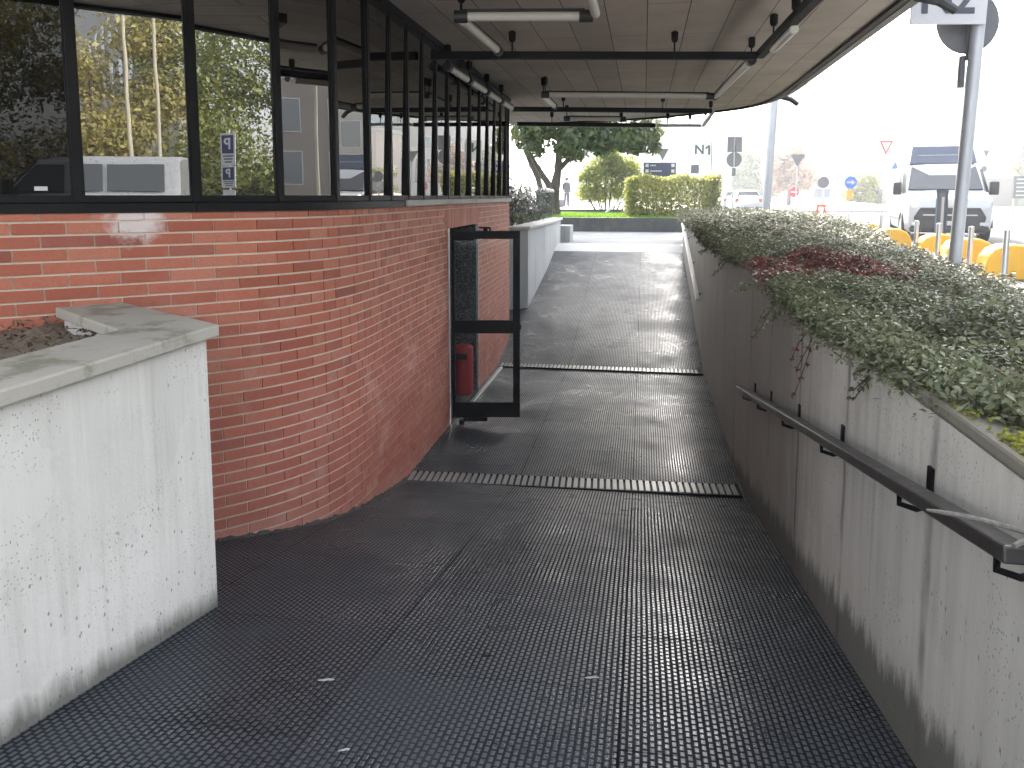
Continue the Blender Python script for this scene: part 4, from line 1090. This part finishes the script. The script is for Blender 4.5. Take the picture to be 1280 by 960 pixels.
# lamp post behind the bed
D=19.5; p=at(957,D,GZ); t=thing('lamp_post','grey lamp post rising behind the far bed to the canopy corner','lamp post',p,FACE)
MB().path([(0,0,0),(.03,0,1.0),(.13,0,3.4),(.18,0,4.6)],[.11,.105,.095,.085],14).build('pole',M['pole'],t,smooth=True)
MB().path([(.2,0,4.4),(.55,.1,4.65),(1.2,.2,4.75)],[.04,.04,.035],8).build('arm',M['pole'],t,smooth=True)
MB().box(.8,1.5,.05,.35,4.70,4.80).build('lamp_head',M['dark_metal'],t,bevel=.03)
# twin lamp back + round back
D=30.; t=signpole('traffic_sign','pole with twin dark signal backs above one grey round sign back, beside the white car',916,D,GZ,top=sz(170,D))
g=-GZ
MB().box(-.28,-.03,-.06,.02,sz(190,D)+g,sz(171,D)+g).build('signal_box',M['signback'],t,bevel=.02)
MB().box(.03,.29,-.06,.02,sz(190,D)+g,sz(171,D)+g).build('signal_box',M['signback'],t,bevel=.02)
disc(MB(),.30,.0,sz(199.5,D)+g,-.02,.01).build('round_sign',M['signback'],t)
MB().box(-.08,.07,-.04,-.03,sz(220,D)+g,sz(210,D)+g).build('plate',M['signback'],t)
# N1
D=31.; t=signpole('direction_sign','slim pole with pale N1 board and a small dark plate under it',888,D,GZ,'direction sign',top=sz(176,D))
b=MB().box(-.86,-.03,-.03,-.01,sz(204,D)+g,sz(177,D)+g).build('sign_board',M['white'],t)
text_mesh('lettering','N',.52,M['letter'],b,(-.50,-.035,sz(187.5,D)+g),(radians(90),0,0))
zq=sz(187.5,D)+g; MB().box(-.15,-.07,-.04,-.03,zq-.187,zq+.187).add([(-.15,-.04,zq+.187),(-.15,-.04,zq+.09),(-.26,-.04,zq+.02),(-.26,-.04,zq+.10),(-.15,-.031,zq+.187),(-.15,-.031,zq+.09),(-.26,-.031,zq+.02),(-.26,-.031,zq+.10)],[(0,1,2,3),(7,6,5,4),(0,4,5,1),(1,5,6,2),(2,6,7,3),(3,7,4,0)]).build('numeral',M['letter'],b)
MB().box(-.82,-.50,-.03,-.01,sz(217,D)+g,sz(206,D)+g).build('plate',M['signback'],t)
MB().box(-.50,0,-.012,.012,sz(211,D)+g,sz(210,D)+g).build('bracket',M['pole'],t)
# navy information board
D=32.; t=thing('information_board','dark blue information board with white lines and arrow boxes above the hedge','information board',at(824,D,GZ),FACE)
for x in (-.5,.5): MB().tube((x,.04,0),(x,.04,sz(204,D)+g),.035).build('post',M['pole'],t)
z0=sz(224,D)+g; z1=sz(203,D)+g
b=MB().box(-.67,.67,-.03,.03,z0-.55,z1).build('board',M['signnavy'],t,bevel=.01)
for k in range(4):
    zz=z1-.12-.23*k
    MB().box(-.60,-.47,-.036,-.028,zz-.07,zz+.06).build('symbol_box',M['signwhite'],b)
    MB().box(.47,.60,-.036,-.028,zz-.07,zz+.06).build('symbol_box',M['signwhite'],b)
    m_=MB(); x=-.40
    for q in range(4+k%2*3):
        wl=random.choice((.035,.05,.07)); m_.box(x,x+wl,-.036,-.028,zz-.03,zz+.02); x+=wl+.018
    m_.build('text_line',M['signwhite'],b)
# grey triangle backs, yield etc.
def tri_sign(label,u,D,vtop,vbot,hw,back=True):
    t=signpole('traffic_sign',label,u,D,GZ,top=sz(vtop,D)+.02)
    zt=sz(vtop,D)+g; zb_=sz(vbot,D)+g
    if back: tri(MB(),[(-hw,zt),(hw,zt),(0,zb_)],-.05,-.03).build('triangle_plate',M['signback'],t)
    else:
        b=tri(MB(),[(-hw,zt),(hw,zt),(0,zb_)],-.05,-.035).build('triangle_plate',M['signred'],t)
        f=.66; zc=zt*2/3+zb_/3
        tri(MB(),[(-hw*f,zc+(zt-zc)*f),(hw*f,zc+(zt-zc)*f),(0,zc+(zb_-zc)*f)],-.058,-.048).build('face',M['signwhite'],b)
    return t
tri_sign('grey back of a triangular sign above the navy information board',827,33,186,201,.27)
tri_sign('grey back of a triangular sign in front of the pink autumn tree',995,38,193,208,.37)
tri_sign('red edged white give way triangle left of the white van roof',1104,40,176,194,.36,False)
D=45.; t=signpole('traffic_sign','round red no entry sign with white bar beyond the bed',992,D,GZ,top=sz(232,D))
b=disc(MB(),.29,0,sz(240,D)+g,-.06,-.04).build('sign_plate',M['signred'],t); MB().box(-.2,.2,-.068,-.058,sz(240,D)+g-.05,sz(240,D)+g+.05).build('bar',M['signwhite'],b)
D=36.; t=signpole('traffic_sign','dark round sign back with small plates under it, above the orange trestle',1028,D,GZ,top=sz(221,D))
disc(MB(),.27,0,sz(228,D)+g,-.05,-.03).build('round_sign',M['signback'],t); MB().box(-.42,-.06,-.05,-.03,sz(247,D)+g,sz(236,D)+g).build('plate',M['pole'],t); MB().box(.05,.32,-.05,-.03,sz(247,D)+g,sz(236,D)+g).build('plate',M['pole'],t)
D=34.; t=signpole('traffic_sign','round blue sign with white arrow pointing right over a yellow panel',1062,D,GZ,top=sz(221,D))
z_=sz(228,D)+g
b=disc(MB(),.275,0,z_,-.06,-.04).build('sign_plate',M['signblue'],t)
MB().box(-.18,.05,-.068,-.058,z_-.035,z_+.035).build('arrow_shaft',M['signwhite'],b); tri(MB(),[(.03,z_+.11),(.03,z_-.11),(.2,z_)],-.068,-.058).build('arrow_head',M['signwhite'],b)
MB().box(-.17,.11,-.06,-.03,sz(249,D)+g,sz(237.5,D)+g).build('yellow_panel',M['yellowbright'] if 'yellowbright' in M else M['yellow'],t)
D=38.; t=signpole('traffic_sign','small square sign with blue green triangle left of the van roof',1116,D,GZ,top=sz(200,D))
b=MB().box(-.2,.2,-.06,-.04,sz(213,D)+g,sz(201,D)+g).build('sign_plate',M['signwhite'],t); z_=sz(207,D)+g
tri(MB(),[(-.15,z_-.15),(.15,z_-.15),(0,z_+.17)],-.068,-.058).build('triangle',M['cabgreen'] if 'cabgreen' in M else M['signblue'],b)
D=40.; t=signpole('traffic_sign','thin pole with small triangle sign and a round mirror right of the van',1229,D,GZ,top=sz(189,D))
tri(MB(),[(-.16,sz(188,D)+g),(.16,sz(188,D)+g),(0,sz(196,D)+g)],-.05,-.03).build('triangle_plate',M['signback'],t); disc(MB(),.15,-.08,sz(211,D)+g,-.05,-.03).build('round_sign',M['signback'],t)
D=42.; t=thing('information_board','dark board with white lines at the right edge above the pale grass','information board',at(1283,D,GZ),FACE)
b=MB().box(-.75,.75,-.05,.05,sz(248,D)+g,sz(220,D)+g).build('board',M['signback'],t)
for x in (-.6,.6): MB().tube((x,.1,0),(x,.1,sz(248,D)+g),.05).build('post',M['pole'],t)
for k in range(5): MB().box(-.62,-.62+random.uniform(.5,1.1),-.058,-.048,sz(224+5*k,D)+g-.04,sz(224+5*k,D)+g+.03).build('text_line',M['signwhite'],b)
# trestle
t=thing('trestle','orange red folding trestle standing on the roadside beyond the bed','trestle',at(1027,33,GZ),FACE)
for x in (-.2,.2):
    for y in (-.25,.25): MB().bar((x*1.3,y,0),(x*.6,0,.72),.05,.05).build('leg',M['orange'],t)
MB().box(-.2,.2,-.05,.05,.68,.8).build('top_bar',M['orange'],t); MB().box(-.22,.22,-.14,-.10,.3,.38).build('cross_bar',M['orange'],t)

# steel posts and yellow blocks along the street edge
PG='steel posts along the pavement edge'
POS=[(1262,9.9,'first steel post from the right edge, beside the last yellow block'),(1217,11.0,'steel post just right of the N2 pole'),(1176,12.3,'steel post just left of the N2 pole in front of the van'),(1148,13.6,'steel post in front of the left headlamp of the van'),(1103,18.0,'farthest steel post, left of the white van')]
def steel_post(p,label):
    t=thing('steel_post',label,'bollard',p,0,PG)
    MB().lathe([(.05,0),(.05,.02),(.038,.03),(.038,.70),(.036,.715),(.0,.72)],16).build('tube',M['steel'],t,smooth=True)
    MB().lathe([(.07,0),(.07,.012)],16).build('foot_plate',M['dark_metal'],t); return t
first=steel_post(at(POS[0][0],POS[0][1],GZ),POS[0][2])
for u,D,lab in POS[1:]: dup(first,at(u,D,GZ),0,lab)
YG='yellow concrete blocks along the kerb'
YB=[(1268,10.6,'yellow rounded block at the right edge of the photo'),(1213,12.2,'yellow rounded block just right of the N2 pole'),(1177,13.5,'yellow rounded block in front of the van bumper'),(1116,15.8,'yellow rounded block left of the van front'),(1084,19,'farthest yellow rounded block by the bed corner')]
def yblock(p,label):
    t=thing('yellow_block',label,'barrier block',p,FACE-.25,YG)
    prof=[(-.36,0),(-.36,.22),(-.33,.32),(-.26,.42),(-.14,.475),(0,.49),(.14,.475),(.26,.42),(.33,.32),(.36,.22),(.36,0)]
    tri(MB(),prof,-.22,.22).build('block',M['yellow'],t,bevel=.03)
    return t
fy=yblock(at(YB[0][0],YB[0][1],GZ),YB[0][2])
for u,D,lab in YB[1:]: dup(fy,at(u,D,GZ),FACE-.25,lab)
t=thing('totem_sign','slim dark blue steel totem standing before the van windscreen','totem',at(1178,14.6,GZ),FACE)
D=14.6
MB().box(-.10,-.07,-.03,.03,0,sz(237,D)+g).box(.07,.10,-.03,.03,0,sz(237,D)+g).box(-.10,.10,-.03,.03,sz(241,D)+g,sz(237,D)+g).build('frame',M['cab'],t)
MB().box(-.07,.07,-.015,.015,.1,sz(241,D)+g).build('panel',M['signback'],t); MB().tube((0,-.02,.4),(0,-.02,sz(246,D)+g),.03).build('rod',M['pole'],t)
hose=[at(u,D,GZ+.02) for u,D in ((1200,11.6),(1206,10.9),(1216,10.3),(1230,9.7),(1246,9.2),(1262,8.9))]
tag(MB().path(hose,.022,8).build('cable',M['black'],smooth=True),'black cable lying on the pavement from the post foot','cable')

# ------------------------------------------------------------------ vehicles
def car_sections(prof):
    """prof: list of (y, halfwidth, z_low, z_belt, z_top, halfwidth_top) -> loft rings"""
    rings=[]
    for y,hw,zl,zb,zt,ht in prof:
        R0=[(hw*.86,zl),(hw*.97,zl+.10),(hw,zl+.28),(hw,zb-.06),(hw*.975,zb),(ht+(hw*.975-ht)*.15,zb+(zt-zb)*.85),(ht*.86,zt-.015*(zt>zb+.1)),(ht*.4,zt+.012)]
        ring=[(x,y,z) for x,z in R0]+[(-x,y,z) for x,z in reversed(R0)]
        rings.append(ring)
    return rings
M['carwhite']=plain('car_white',(.40,.41,.43),.22,0,.02,3,0,.6); M['carsilver']=plain('car_silver',(.30,.31,.33),.3,.5,.03,3); M['cardark']=plain('car_dark',(.05,.055,.065),.25,.2,.05,3)
M['tail']=plain('tail_lamp',(.35,.01,.012),.2,0,.05); M['lamp']=plain('head_lamp',(.55,.57,.6),.12,.3,.1,14)
M['plastic']=plain('black_plastic',(.02,.02,.021),.6,0,.1,9)
def wheel_at(parent,x,y,r=.31,w=.2):
    wv=MB().tube((x-w/2,y,r),(x+w/2,y,r),r,n=24).build('wheel',M['rubber'],parent,bevel=.03)
    for s in (-1,1): MB().tube((x+s*w*.5,y,r),(x+s*(w*.5+.012),y,r),r*.62,n=18).build('rim',M['steel'],wv)
def hatchback(label,loc,rz,paint,group):
    """rear of the car at local y = -2 (faces -y)"""
    t=thing('parked_car',label,'car',loc,rz,group)
    body=[(-2.02,.70,.42,.80,.86,.66),(-1.98,.82,.30,.92,1.02,.78),(-1.85,.86,.25,.96,1.12,.80),(-1.2,.88,.22,.97,1.02,.80),(0,.89,.22,.95,1.0,.8),(.9,.88,.22,.93,.98,.8),(1.6,.84,.24,.84,.90,.7),(1.98,.68,.32,.66,.70,.55)]
    MB().loft(car_sections(body)).build('body',M[paint],t,smooth=True)
    gh=[(-1.86,.80,1.0,1.02,1.08,.70),(-1.62,.80,.98,1.0,1.45,.60),(-1.2,.81,.98,1.0,1.50,.60),(-.2,.81,.96,.98,1.52,.62),(.35,.80,.95,.97,1.46,.60),(1.15,.78,.92,.94,.98,.66)]
    MB().loft([[(x,y,z) for x,z in [(hw,zl),(hw*.99,zb),(ht,zt-.03),(ht*.8,zt),(-ht*.8,zt),(-ht,zt-.03),(-hw*.99,zb),(-hw,zl)]] for y,hw,zl,zb,zt,ht in gh]).build('cabin',M[paint],t,smooth=True)
    MB().add([(-.66,-1.84,1.10),(.66,-1.84,1.10),(.53,-1.655,1.42),(-.53,-1.655,1.42)],[(0,1,2,3)]).build('rear_window',M['carglass'],t)
    MB().add([(-.62,.42,1.43),(.62,.42,1.43),(.68,1.12,1.0),(-.68,1.12,1.0)],[(0,1,2,3)]).build('windscreen',M['carglass'],t)
    for s in (-1,1):
        MB().add([(s*.822,-1.55,1.03),(s*.822,.78,1.03),(s*.66,.28,1.43),(s*.645,-1.4,1.43)],[(0,1,2,3)]).build('side_window',M['carglass'],t)
        MB().box(s*.60,s*.80,-2.02,-1.9,.78,1.0) .build('tail_lamp',M['tail'],t,bevel=.02)
        MB().box(s*.5,s*.74,1.86,1.96,.62,.76).build('headlamp',M['lamp'],t,bevel=.02)
        wheel_at(t,s*.78,-1.25); wheel_at(t,s*.78,1.3)
        MB().box(s*.84,s*.98,.62,.72,.98,1.12).build('mirror',M[paint],t,bevel=.02)
    MB().box(-.76,.76,-2.07,-1.95,.28,.47).build('rear_bumper',M['plastic'],t,bevel=.03)
    MB().box(-.26,.26,-2.065,-2.02,.60,.71).build('number_plate',M['signwhite'],t)
    return t
CG='parked cars in the far street'
car=hatchback('white hatchback seen from behind, parked past the twin signal pole',at(930,49,GZ),.02,'carwhite',CG)
def recolour(c,old,new):
    for k in kids(c):
        if k.type=='MESH' and k.data.materials and k.data.materials[0]==M[old]:
            k.data=k.data.copy(); k.data.materials[0]=M[new]
c=dup(car,at(915,53.5,GZ),.02,'silver car half hidden left of the white hatchback'); recolour(c,'carwhite','carsilver')
c=dup(car,at(907,58.5,GZ),.02,'dark car farthest left in the row behind the hedge'); recolour(c,'carwhite','cardark')

# van (front faces local -y)
def van(label,loc,rz,roofbox=True,name='van'):
    t=thing(name,label,'van',loc,rz)
    if not roofbox:
        for s in (-1,1):
            for a,b in ((-.2,.95),(1.05,2.3)): MB().add([(s*1.02,a,1.25),(s*1.02,b,1.25),(s*.945,b,1.86),(s*.945,a,1.86)],[(0,1,2,3)]).build('side_window',M['carglass'],t)
    sec=[(-2.62,.74,.40,.82,.90,.62),(-2.56,.90,.28,.98,1.06,.78),(-2.35,.97,.22,1.06,1.16,.86),(-1.95,1.0,.2,1.12,1.24,.9),(-1.6,1.0,.2,1.15,1.30,.88)]
    body=sec+[(-1.0,1.01,.2,1.18,1.98,.82),(-.7,1.01,.2,1.2,2.04,.86),(2.5,1.01,.2,1.2,2.06,.88),(2.62,.98,.26,1.2,2.0,.84)]
    MB().loft(car_sections(body)).build('body',M['carwhite'],t,smooth=True)
    MB().add([(-.86,-1.62,1.335),(.86,-1.62,1.335),(.76,-1.03,1.93),(-.76,-1.03,1.93)],[(0,1,2,3)]).build('windscreen',M['carglass'],t)
    MB().add([(-.86,-1.64,1.335),(.86,-1.64,1.335),(.86,-1.60,1.30),(-.86,-1.60,1.30)],[(0,1,2,3)]).build('wiper_tray',M['plastic'],t)
    tri(MB(),[(-.72,.30),(.72,.30),(.80,.62),(.66,.86),(-.66,.86),(-.80,.62)],-2.66,-2.5).build('grille',M['plastic'],t,bevel=.03)
    MB().box(-.88,.88,-2.64,-2.4,.24,.40).build('bumper',M['plastic'],t,bevel=.05)
    MB().box(-.60,.60,-2.675,-2.655,.66,.69).build('chrome_strip',M['steel'],t)
    MB().box(-.27,.27,-2.685,-2.655,.42,.53).build('number_plate',M['signwhite'],t)
    disc(MB(),.08,0,.93,-2.62,-2.56).build('badge',M['steel'],t)
    for s in (-1,1):
        tri(MB(),[(s*.50,.80),(s*.86,.86),(s*.93,1.08),(s*.84,1.07)],-2.60,-2.42).build('headlamp',M['lamp'],t)
        MB().box(s*.66,s*.84,-2.665,-2.6,.42,.50).build('fog_lamp',M['lamp'],t)
        MB().add([(s*1.018,-1.5,1.25),(s*1.02,-.35,1.22),(s*.945,-.35,1.86),(s*.92,-.95,1.86)],[(0,1,2,3)]).build('side_window',M['carglass'],t)
        mr=MB().box(s*1.02,s*1.22,-1.62,-1.42,1.18,1.52).build('mirror',M['plastic'],t,bevel=.03)
        wheel_at(t,s*.9,-1.75,.34,.22); wheel_at(t,s*.9,1.7,.34,.22)
        MB().box(s*1.012,s*1.025,-1.4,2.3,.5,.58).build('side_strip',M['plastic'],t)
        arch=MB(); arch.path([(s*1.0,-1.75+.40*cos(q),.34+.40*sin(q)) for q in np.linspace(0,pi,12)],.035,6).build('wheel_arch',M['plastic'],t)
    if roofbox:
        MB().loft([[(-.80,-.95,2.02),(.80,-.95,2.02),(.80,.6,2.02),(-.80,.6,2.02)],[(-.72,-.60,2.50),(.72,-.60,2.50),(.72,.6,2.50),(-.72,.6,2.50)]]).build('roof_box',M['cab'],t,bevel=.02)
        MB().box(-.6,.6,-.80,-.78,2.24,2.255).build('roof_strip',M['signwhite'],t)
    return t
M['cab']=plain('blue_grey_steel',(.06,.075,.11),.45,.2,.1,4)
van('white delivery van facing the camera behind the yellow blocks',at(1170,21.6,GZ),radians(-14)+radians(2))

# ------------------------------------------------------------------ far trees, buildings
def simple_tree(label,u,D,vtop,vbot,R,lm,n,ls,name='tree',group='trees in the far street'):
    zt,zb_=sz(vtop,D),sz(vbot,D); loc=at(u,D,GZ)
    zc=(zt+zb_)/2-GZ; hh=(zt-zb_)/2
    blobs=blobset(14,R*.62,hh*.62,zc,min(R,hh)*.48)
    return tree(name,label,loc,blobs,n,lm,ls,[([(0,0,0),(.05,0,zc*.5),(0,.05,zc)],[.02*D/10+.08,.13,.05]),([(0,0,zc*.55),(R*.3,.1,zc),(R*.5,0,zc+hh*.4)],[.1,.06,.03]),([(0,0,zc*.5),(-R*.3,.1,zc),(-R*.45,0,zc+hh*.3)],[.1,.06,.03])],group)
simple_tree('pink brown autumn tree behind the grey triangle back',986,80,165,245,3.4,L['pink'],3600,.5)
simple_tree('hazy grey green tree left of the lamp post',934,95,182,250,2.8,L['pale_leaf'],2600,.55)
simple_tree('hazy pale tree between the lamp post and the pink tree',958,100,196,252,2.6,L['pale_leaf'],2200,.55)
simple_tree('round green tree behind the blue arrow sign',1070,62,214,262,1.7,L['green'],2400,.3)
simple_tree('pale rounded bush left of the give way sign',1090,66,216,262,1.5,L['pale_leaf'],2000,.3)
simple_tree('yellow green tree at the right edge above the white wall',1292,70,185,225,2.4,L['gold'],2200,.4)
def building(label,loc,rz,w_,d_,h_,wallm,wins,name='building',roofh=.5):
    """front face at local y=0, facing -y; wins: list of (x0,x1,z0,z1,mat)"""
    t=thing(name,label,'building',loc,rz)
    MB().box(-w_/2,w_/2,0,d_,0,h_).build('wall',M[wallm],t)
    MB().box(-w_/2-.2,w_/2+.2,-.2,d_+.2,h_,h_+roofh).build('roof',M['paving'],t)
    for x0,x1,z0,z1,mt in wins:
        f=MB().box(x0-.08,x1+.08,-.10,-.003,z0-.08,z1+.08).build('window',M['pole'],t)
        MB().box(x0,x1,-.14,-.103,z0,z1).build('pane',M[mt],f)
    return t
D=120
building('long low white building with a row of narrow dark windows',at(1088,D,GZ),FACE-.35,26,10,sz(192,D)-GZ,'bld_white',[(-12+2.1*k,-11.3+2.1*k,2.2,6.3,'bld_window') for k in range(11)])
D=150
building('big white block with long bluish window bands',at(1108,D,GZ),FACE,38,16,sz(108,D)-GZ,'bld_white',
   [(-4.5,-1.6,15.2,17.0,'bld_window'),(-4.5,-1.6,11.5,13.2,'bld_window'),(3.5,11,13.6,16.5,'bld_glass'),(11.6,18,13.6,16.5,'bld_glass'),(3.5,17,8.5,12.6,'bld_glass'),(-18,-7,14.6,16.8,'bld_glass'),(-18,-7,8,12,'bld_glass')])
D=110
t=building('low terracotta clad annex behind the van roof',at(1148,D,GZ),FACE,9,8,sz(166,D)-GZ,'bld_terracotta',[(-3.5,-2.5,6.2,8.2,'bld_window'),(1,2,6.2,8.2,'bld_window')])
D=130
building('tall pale blue glass building at the right edge',at(1258,D,GZ),FACE+.15,22,20,sz(88,D)-GZ,'bld_glass',[(-10.5+2.65*k,-8.3+2.65*k,1+7.4*j,7.6+7.4*j,'bld_glass' if (k+j)%3 else 'bld_window') for k in range(8) for j in range(3)])
D=170
building('hazy flat white building beyond the parked cars',at(880,D,GZ),FACE,60,14,sz(150,D)-GZ,'bld_white',[(-27+6*k,-24+6*k,8,11,'bld_glass') for k in range(9)])
D=48; t=thing('low_wall','long white garden wall behind the van at the right','wall',at(1290,62,GZ),FACE-.1)
MB().box(-9,9,0,.4,0,2.5).build('wall_face',M['bld_white'],t); MB().box(-9.1,9.1,-.08,.48,2.5,2.62).build('coping',M['paving'],t)
tag(MB().add([tuple(at(1215,38,GZ+.02)),tuple(at(1330,38,GZ+.02)),tuple(at(1330,56,GZ+.4)),tuple(at(1215,56,GZ+.4))],[(0,1,2,3)]).build('verge',M['grass']),kind='structure')
tag(MB().lathe([(5.2,0),(5.2,.18),(4.9,.22),(3,.5),(0,.8)],40,0,None,tuple(at(1052,58,GZ))).build('roundabout',M['bld_terracotta'],smooth=True),kind='structure')

# ------------------------------------------------------------------ things across the street that the windows reflect
RT='trees across the street, seen in the window reflections'
def rtree(label,x,y,h,R,lm,n):
    zc=h*.52; blobs=blobset(24,R*.72,h*.36,zc,R*.42)
    tree('street_tree',label,(x,y,GZ),blobs,int(n*2.7),lm,.15,[([(0,0,0),(.1,0,h*.3),(0,.1,h*.7)],[.2,.16,.06]),([(0,0,h*.3),(R*.4,.2,h*.6)],[.1,.04]),([(0,0,h*.35),(-R*.4,-.3,h*.62)],[.1,.04])],RT,.35,'bark',.3)
rtree('big golden autumn tree mirrored in the first window',14.5,-20.5,9.5,4.2,L['gold'],8000)
rtree('yellow leaved tree mirrored in the second window',19,-16.5,8.6,4.0,L['gold'],8000)
rtree('tall yellow green tree mirrored behind the white pole of the second window',23.5,-13.2,9.5,4.0,L['green'],8000)
rtree('dense green tree mirrored in the third window left half',24.5,-7.0,10.0,4.2,L['green'],9000)
rtree('dense green tree mirrored in the third window right half',27,-1.0,9.6,4.2,L['green'],9000)
rtree('small gold tree mirrored at the fourth window edge',23,5.4,5.6,2.0,L['gold'],3000)
rtree('bare pinkish tree mirrored in the fifth window',16.5,27.5,5.4,2.0,L['pink'],2500)
t=thing('hedge','long dark clipped hedge mirrored at the foot of the street trees','hedge',(28,-9,GZ),radians(-62))
n_=12000; leaf_mesh('foliage',L['green'],np.stack([-22+44*RNG.random(n_),.7*RNG.normal(size=n_)*.6,2.4*RNG.random(n_)**.8],1),unit(n_)+np.array([0,0,.4]),.3,.17,t)
MB().box(-22,22,-.25,.25,0,1.9).build('stems',M['bark'],t)
building('grey housing block mirrored above the golden trees',(42,-36,GZ),radians(-50)+pi*0,44,10,17,'bld_white',[(-11+3.4*k,-9.6+3.4*k,2+3.2*j,3.9+3.2*j,'bld_window') for k in range(7) for j in range(4)])
building('brown panel clad block mirrored in the fourth window',(44,25,GZ),radians(-68),30,12,13.5,'bld_dark',[(-13+4*k,-11+4*k,2+3.6*j,4.2+3.6*j,'bld_window') for k in range(7) for j in range(3)])
building('slate grey block mirrored in the fifth window',(33,58,GZ),radians(-30),14,12,12.5,'bld_grey',[(-5.5+3*k,-4+3*k,2+3.4*j,4.2+3.4*j,'bld_window') for k in range(4) for j in range(3)])
M['cream']=plain('cream_paint',(.30,.28,.22),.5,0,.1,3)
# slim white poles
def flag(x,y,h,label):
    t=thing('flag_pole',label,'pole',(x,y,GZ)); MB().tube((0,0,0),(0,0,h),.07,.05,12).build('shaft',M['cream'],t,smooth=True); MB().lathe([(.16,0),(.16,.04),(.09,.08)],14).build('base',M['pole'],t)
flag(14.2,-10.6,8.2,'taller white pole mirrored in the second window'); flag(14.7,-9.9,8.0,'slimmer white pole mirrored beside the taller one in the second window'); flag(21.4,16.3,8.5,'white pole mirrored in the fourth window'); flag(10.2,22.5,7,'white pole mirrored in the fifth window')
# parking signs on a post, facing the glass
t=thing('parking_sign','white post with two blue P parking plates and a notice, mirrored in the third window','parking sign',(14.9,-1.9,GZ),radians(-73)-radians(0))
MB().tube((0,.05,0),(0,.05,3.05),.035,n=10).build('post',M['pole'],t,smooth=True)
def pplate(z,w_,h_,mat,size,nm='sign_plate'):
    b=MB().box(-w_/2,w_/2,-.02,0,z,z+h_).build(nm,M['signwhite'],t)
    if mat:
        MB().box(-w_*.40,w_*.40,-.026,-.018,z+h_*.36,z+h_*.94).build('blue_field',M[mat],b)
        text_mesh('lettering','P',size,M['signwhite'],b,(0,-.03,z+h_*.65),(radians(90),0,0))
        m_=MB()
        for k in range(3): m_.box(-w_*(.38-.05*k),w_*(.36-.06*k),-.026,-.018,z+h_*(.26-.09*k),z+h_*(.30-.09*k))
        m_.build('text_line',M['letter'],b)
    return b
pplate(2.02,.50,.92,'signnavy',.46); pplate(1.38,.50,.62,'signnavy',.34); b=pplate(.30,.44,1.02,None,0,'notice_plate')
disc(MB(),.10,0,.75,-.03,-.018).build('seal',M['signback'],b)
# white van parked behind the camera side, mirrored in the second window
mv=van('pale grey minibus with dark side windows mirrored in the second window',(8.7,-7.5,GZ),radians(-22),False)
c=dup(car,(14.4,-4.2,GZ),radians(20),'parked silver car mirrored at the foot of the third window'); recolour(c,'carwhite','carsilver')
c=dup(car,(16.5,3.0,GZ),radians(70),'dark parked car mirrored below the green trees'); recolour(c,'carwhite','cardark')
recolour(mv,'carwhite','carsilver')

# ------------------------------------------------------------------ litter on the ramp
def ramp_z(y): return LZ+NR*(6.35-y) if y<6.35 else LZ if y<10.97 else LZ+FR*(y-10.97)
def dry_leaf(x,y,label,s=.05):
    t=MB(); q=[(-s,0,.004),(-.2*s,.45*s,.012),(s,0,.006),(-.2*s,-.45*s,.014)]
    o=t.add(q,[(0,1,2),(0,2,3)]).build('fallen_leaf',M['leafdry']); o.location=(x,y,ramp_z(y)+.004); o.rotation_euler=(0,0,random.uniform(0,6)); tag(o,label,'leaf','fallen leaves on the far ramp')
M['leafdry']=plain('dry_leaf',(.42,.36,.27),.8,0,.3,30)
for (x,y,l) in ((-1.86,15.2,'pale fallen leaf by the far planter foot, second from the top'),(-1.88,14.9,'fallen leaf just below another at the far planter foot'),(-1.92,14.2,'lowest fallen leaf near the far planter corner'),(-1.75,16.0,'topmost fallen leaf along the far planter foot'),
                (-.75,16.6,'lone fallen leaf high on the middle mat of the far ramp'),(.2,15.9,'lone fallen leaf on the right mat of the far ramp'),(-.05,17.5,'fallen leaf on the pale strip at the ramp top'),(.62,13.1,'lone fallen leaf by the dark wall of the far ramp')):
    dry_leaf(x,y,l,.055)
def scrap(x,y,label,s=.05,rz=.2):
    pts=[(-s,-.2*s),(-.3*s,.1*s),(.4*s,.35*s),(s,.15*s),(.8*s,-.1*s),(.2*s,-.05*s),(-.2*s,-.3*s)]
    o=MB().prism(pts,0,.003).build('scrap',M['pale_conc']); o.location=(x,y,ramp_z(y)+.006); o.rotation_euler=(-atan(NR),0,rz); tag(o,label,'scrap')
from math import isnan
def on_near(u,v):
    d=ray(u,v); a=LZ+NR*6.35; t_=a/(d.z+NR*d.y); return d*t_
q=on_near(740,849); scrap(q.x,q.y,'pale torn scrap on the mat right of centre in front',.028,.1)
q=on_near(408,852); scrap(q.x,q.y,'pale worn scrap on the mat left of centre in front',.030,.15)
q=on_near(430,940); scrap(q.x,q.y,'smallest pale scrap at the bottom of the ramp mat',.018,.3)
